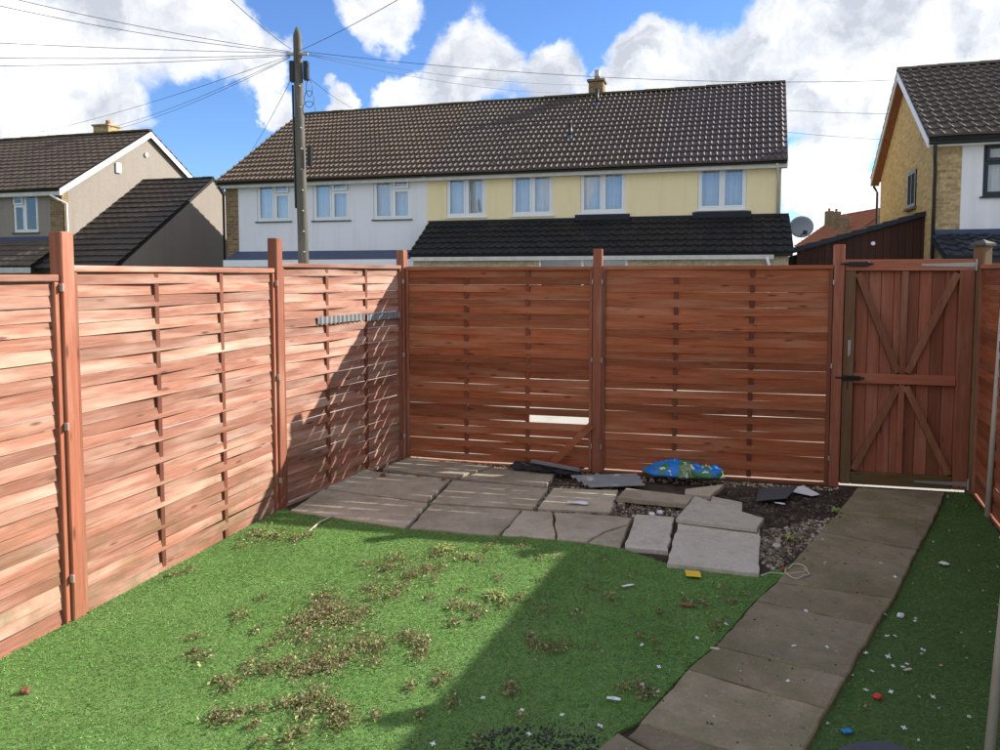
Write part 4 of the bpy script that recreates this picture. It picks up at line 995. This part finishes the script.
chips('joint_grit', [([G(*p) for p in ((290,510),(408,457),(560,473),(625,488),(690,500),(668,552),(404,530))], 2600)], 'grit and soil filling the joints of the patio', 'grit', [(.10,.08,.06),(.16,.13,.09),(.24,.20,.15),(.07,.06,.045)], .003, .007)
zp = [G(*p) for p in ((858,488),(945,493),(917,549),(876,624),(827,708),(768,818),(596,752),(688,668),(756,600),(820,530))]
o = chips('path_grit', [(zp,240)], 'crumbs and specks of dirt on the concrete path', 'grit', [(.10,.08,.06),(.30,.26,.2),(.07,.06,.04),(.45,.42,.36)], .0015, .005)
o.location.z = .040
o = chips('litter_bits', [(right_turf,210)], 'small pale specks of litter strewn over the shaded turf strip', 'litter', [(.55,.52,.45),(.40,.34,.24),(.65,.64,.62),(.28,.22,.14),(.30,.36,.42)], .002, .0065)
o.location.z = .024
chips('gravel', [(z4,900)], 'pale gravel line along the foot of the back fence', 'gravel', [(.52,.46,.33),(.44,.38,.26),(.34,.28,.2)], .004, .010)
chips('soil_crumbs', [(z5,900)], 'dark crumbs of bare soil near the gate', 'soil', [(.06,.045,.035),(.09,.07,.055),(.045,.035,.03),(.14,.11,.085)], .004, .012)

z7 = [burn+Vector((math.cos(k*.5236)*.27*random.uniform(.8,1.15), math.sin(k*.5236)*.15*random.uniform(.8,1.15), 0)) for k in range(12)]
o = chips('ash', [(z7,520)], 'dark burnt patch of ash crumbs on the turf at the bottom edge', 'ash', [(.04,.042,.035),(.06,.06,.05),(.03,.03,.028),(.09,.09,.075)], .002, .006)
o.location.z = .014

# dry weeds and leaf litter on the turf
def leaf_clumps(name, clumps, label, cols, kmul=1.0, size=(.004,.0115), up=.011):
    mb = MB(); cc = []
    for (px, py, r, n) in clumps:
        c = G(px, py); rad = r/FPX*c.y
        for _ in range(int(n*kmul*2.4)):
            ang = random.uniform(0, 6.28); rr = abs(random.gauss(0, .75))*rad
            x, y = c.x+math.cos(ang)*rr, c.y+math.sin(ang)*rr*1.5
            if not inpoly(np.array([x]), np.array([y]), left_turf)[0]: continue
            L = random.uniform(*size); wd = L*random.uniform(.35,.7); z = .016+random.random()*up*max(.2, 1-rr/(rad+1e-6))
            rot = Matrix.Rotation(random.uniform(0,6.28),3,'Z') @ Matrix.Rotation(random.uniform(-.9,.5),3,'Y') @ Matrix.Rotation(random.uniform(-.8,.8),3,'X')
            cu = random.uniform(.1,.5)*L
            vs = [rot @ Vector(v)+Vector((x,y,z)) for v in ((-L,0,0),(-.2*L,wd,cu),(L,0,.4*cu),(-.2*L,-wd,cu*.8),(.1*L,0,-.2*cu))]
            mb.add(vs, [(0,4,1),(1,4,2),(2,4,3),(3,4,0)]); k = random.choice(cols); fk = random.uniform(.65,1.3); k = tuple(q*fk for q in k); cc += [k]*4
    me = mb.mesh(name, M['litter']); setcol(me, np.array(cc)); o = obj(name, me); o['kind'] = 'stuff'; tag(o, label, 'dry weeds'); return o
CLUMPS = [(325,600,16,150),(332,612,22,260),(318,620,26,300),(345,622,20,190),(300,624,18,120),(362,616,14,90),(308,640,18,120),(330,648,10,60),(362,645,18,150),(378,650,14,90),(375,664,10,40),
 (285,667,16,110),(305,672,14,100),(318,665,18,170),(330,668,16,120),(265,672,12,60),(250,668,10,50),(232,688,12,70),(222,682,9,40),(345,662,14,80),(388,570,18,150),(398,560,14,90),(410,578,18,120),(430,572,14,80),(440,570,9,30),
 (372,590,14,70),(392,598,16,90),(402,590,10,40),(435,582,8,30),(365,566,9,30),(450,552,18,60),(436,556,14,90),(462,560,14,60),(480,562,10,40),(455,608,14,80),(470,610,10,40),(480,614,10,40),(412,640,14,90),(422,645,9,40),(405,636,10,30),(418,660,8,30),(425,655,7,25),
 (315,700,16,120),(330,708,12,80),(302,706,10,50),(310,716,10,40),(285,708,14,50),(262,712,8,30),(240,717,12,60),(218,718,10,60),(226,722,8,40),(255,728,8,30),(345,712,10,40),(345,722,14,80),(335,726,10,40),(375,720,7,30),(420,718,6,20),(300,735,14,50),(290,742,12,40),(262,744,10,30),(205,660,10,40),(196,655,9,35),(195,640,8,25),
 (240,620,10,30),(238,615,7,25),(265,600,8,20),(275,538,18,150),(255,536,14,110),(295,540,12,80),(308,537,8,40),(240,548,12,30),(175,576,10,40),(190,572,8,25),(268,650,9,30),(280,640,10,40),(258,632,7,25),(412,690,7,30),(445,678,10,40),(440,684,6,30),(425,650,7,20),(505,605,12,40),(520,600,10,40),(492,600,8,20),(455,625,8,25),(475,620,8,25),(465,592,7,25),(430,600,9,30),(500,580,10,30),(540,560,10,30),(522,548,14,40),(490,550,12,40),(372,600,10,40)]
BR = [(.30,.25,.13),(.40,.34,.20),(.20,.16,.09),(.48,.42,.27),(.25,.19,.11),(.18,.19,.06),(.34,.36,.13),(.28,.33,.10)]
leaf_clumps('dry_weeds', CLUMPS, 'brown dried weeds and moss scattered over the sunlit turf', BR, .85)
SH = [(550,650,14,70),(535,648,8,30),(565,648,9,30),(510,690,9,40),(513,697,6,20),(450,705,9,30),(640,690,12,60),(648,698,12,60),(620,692,6,14),(688,605,10,30),(705,606,10,30),(720,590,12,30),(660,615,5,20),(640,640,6,20),(655,645,5,15),(715,630,8,40),(722,624,6,20),(600,560,8,20),(610,600,10,30),(590,590,10,20),(630,578,6,10),(575,615,10,20),(545,612,12,30),(530,640,8,20),(560,560,12,25),(545,580,9,20),(730,604,9,30),(745,596,8,24),(595,648,5,10),(480,740,9,20),(520,720,7,12),(660,655,4,10)]
leaf_clumps('dry_weeds', SH, 'sparse brown weed bits scattered over the shaded turf', BR, .8)
GREEN = [(.30,.40,.10),(.38,.45,.15),(.24,.34,.08),(.45,.46,.20)]
def weed(px, py, n, hgt, label):
    c = G(px, py); mb = MB(); cc = []
    for _ in range(n):
        a = random.uniform(0, 6.28); l = random.uniform(.2, .7)*hgt; wdt = random.uniform(.002,.005); le = random.uniform(.6, 1.9)*hgt
        b0 = Vector((random.gauss(0,.014), random.gauss(0,.014), 0)); d = Vector((math.cos(a), math.sin(a), 0)); sd = Vector((-d.y, d.x, 0))*wdt
        p1 = b0+d*le*.5+Vector((0,0,l)); p2 = b0+d*le+Vector((0,0,l*.75))
        mb.add([b0-sd, b0+sd, p1+sd*1.4, p1-sd*1.4, p2], [(0,1,2,3),(3,2,4)]); k = random.choice(GREEN); cc += [k]*2
    me = mb.mesh('weed', M['litter']); setcol(me, np.array(cc)); o = obj('weed', me, None, (c.x, c.y, .004)); tag(o, label, 'weed', 'small green weeds on the turf')
weed(497,598,70,.05,'pale green weed tuft near the shadow corner on the turf'); weed(443,551,60,.045,'pale green weed growing at the front edge of the patio')
weed(338,622,40,.03,'small green weed among the largest patch of dry weeds'); weed(268,536,40,.035,'straggly green weed at the foot of the second left post')
weed(836,512,40,.04,'small green weed between bare soil and path'); weed(790,540,34,.04,'green weed growing in the rubble beside the path')
weed(470,558,30,.035,'thin green weed at the shadow edge in front of the patio')

# tile spacers and other litter
sp = MB().box(-.015,.015,-.0035,.0035,0,.005).box(-.0033,.0033,.0036,.0145,0,.0049).box(-.0033,.0033,-.0145,-.0036,0,.0049).mesh('tile_spacer', M['white_plastic'])
def spacer(px, py, z, label, grp):
    p = G(px, py, z); tag(obj('tile_spacer', sp, None, (p.x, p.y, z), (random.uniform(-.35,.35), random.uniform(-.35,.35), random.uniform(0,3)), (random.uniform(.55,.8),)*3), label, 'tile spacer', grp)
for p in [(901,615),(915,621),(887,636),(866,653),(888,657),(872,671),(893,666),(891,692),(933,697),(904,728),(907,664),(866,690),(903,667),(923,650),(895,636)]: spacer(*p, .022, 'tiny white cross tile spacer lying on the shaded turf strip', 'tile spacers on the right turf')
for p in [(794,646),(827,647),(788,681),(806,611),(895,577),(881,563)]: spacer(*p, .034, 'tiny white cross tile spacer lying on the path', 'tile spacers on the path')
for p in [(642,645),(697,638),(726,624),(659,667),(642,685),(522,710),(562,715),(529,734),(600,726),(433,744),(483,698),(612,698)]: spacer(*p, .022, 'tiny white cross tile spacer lying on the turf left of the path', 'tile spacers on the left turf')
def scrap(name, px, py, sx, sy, mat, label, cat, z=.022, rz=0, th=.003, tilt=.1):
    p = G(px, py, z); nx, ny = 5, 4; vs = []
    for i in range(nx+1):
        for j in range(ny+1):
            x, y = (i/nx-.5)*sx, (j/ny-.5)*sy; vs.append((x+random.uniform(-.04,.04)*sx, y+random.uniform(-.04,.04)*sy, .08*min(sx,sy)*math.sin(i*1.3+j)))
    fs = [(i*(ny+1)+j, (i+1)*(ny+1)+j, (i+1)*(ny+1)+j+1, i*(ny+1)+j+1) for i in range(nx) for j in range(ny)]
    o = part(name, MB().add(vs, fs), M[mat], None, True, loc=p, rot=(tilt, .05, rz)); o.modifiers.new('solid', 'SOLIDIFY').thickness = th; tag(o, label, cat)
o = part('card', MB().cbox(-.042,.042,-.036,.036,0,.004,.001), M['yellow'], None, loc=G(693,574,.024), rot=(.06,.03,-.12)); tag(o, 'bright yellow card lying on turf beside the large grey slab', 'card')
scrap('plastic_strip', 628,585,.075,.014,'white_plastic','white plastic strip lying on shaded turf left of the yellow card','plastic strip',rz=.5)
scrap('wood_chip', 687,604,.075,.02,'brace','brown splinter of wood on the shaded turf','wood chip',rz=-.2,th=.008)
scrap('plastic_scrap', 614,698,.055,.016,'white_plastic','white plastic sliver on turf near the path corner','plastic scrap',rz=-.15)
scrap('plastic_scrap', 878,695,.032,.026,'red','small red plastic scrap on the shaded turf strip','plastic scrap',rz=.6,th=.012)
scrap('plastic_scrap', 847,730,.04,.022,'blue','blue plastic scrap beside the path at the bottom edge','plastic scrap',rz=.2,th=.008)
scrap('plastic_scrap', 784,568,.03,.018,'red','small red plastic scrap at the left edge of the path','plastic scrap',rz=.3,th=.006)
scrap('paper_scrap', 944,563,.05,.04,'paper','crumpled white paper scrap on the turf near the right fence','paper',rz=.4)
scrap('paper_scrap', 901,614,.03,.028,'paper','balled white paper scrap beside the path on shaded turf','paper',rz=.8,th=.015)
scrap('paper_scrap', 827,563,.05,.028,'paper','white paper scrap at the soil edge of the path','paper',z=.03,rz=.6)
scrap('paper_scrap', 825,555,.03,.025,'blue','pale blue scrap at the soil edge of the path','plastic scrap',z=.03,rz=.2)
scrap('paper_scrap', 715,648,.04,.014,'twine','pale chip lying on the left edge of the path','chip',z=.036,rz=-.2)
scrap('paper_scrap', 908,669,.045,.012,'twine','pale sliver lying on the shaded turf strip','chip',rz=.4)
scrap('plaster_lump', 652,513,.035,.03,'paper','left of two white plaster lumps behind the slabs','plaster',z=.03,th=.02); scrap('plaster_lump', 660,511,.035,.03,'paper','right of two white plaster lumps behind the slabs','plaster',z=.03,th=.025)
scrap('paper_scrap', 578,502,.16,.06,'paper','white stain-like paper scrap on the middle patio slab','paper',z=.036,rz=-.1,th=.002,tilt=0)
scrap('splinter', 780,503,.07,.02,'paper','white splintered scrap in front of the dark slate','plastic scrap',z=.02,rz=-.3)
scrap('pebble', 25,689,.03,.03,'brace','small dark clod on the sunlit turf by the left edge','clod',th=.018)
loose('slate_piece', [(838,748),(858,741),(888,740),(905,746),(915,765),(840,765)], [.026,.028,.03,.028,.026,.026], .008, 'slate', 'dark grey flat piece cut off by the bottom edge on the turf strip', 'slate', .008)
for k, (px, py, lab) in enumerate([(383,474,'left of two small stones on the rear patio slabs'),(420,474,'right of two small stones on the rear patio slabs'),(444,478,'stone wedged in the gap between patio slab rows')]):
    scrap('stone', px, py, .035,.03,'brace',lab,'stone',z=.04,th=.022)
pts = []
tc = G(797,572,.03)
for i in range(40):
    a = i*.33; rr = .06+.018*math.sin(i*.7); pts.append(tc+Vector((math.cos(a)*rr-.001*i, math.sin(a)*rr*1.4-.002*i, .004+.012*abs(math.sin(i*.5)))))
pts = [tc+Vector((-.22,-.05,.0)), tc+Vector((-.16,-.01,.002)), tc+Vector((-.08,-.04,.004))]+pts[:22]
c0 = pts[0].copy(); o = part('twine', MB().tube([p-c0 for p in pts], .0035, 6), M['twine'], None, True, loc=c0); tag(o, 'loop of pale twine lying between turf and path', 'twine')
pts = [G(318,505,.012), G(330,512,.012), G(313,526,.014), G(307,531,.012)]
o = part('stick', MB().tube([p-G(333,516,.012) for p in (G(333,516,.016), G(320,522,.018), G(308,532,.016))], .008, 6), M['twine'], None, True, loc=G(333,516,.012)); tag(o, 'pale stick lying on the turf at the patio corner', 'stick')
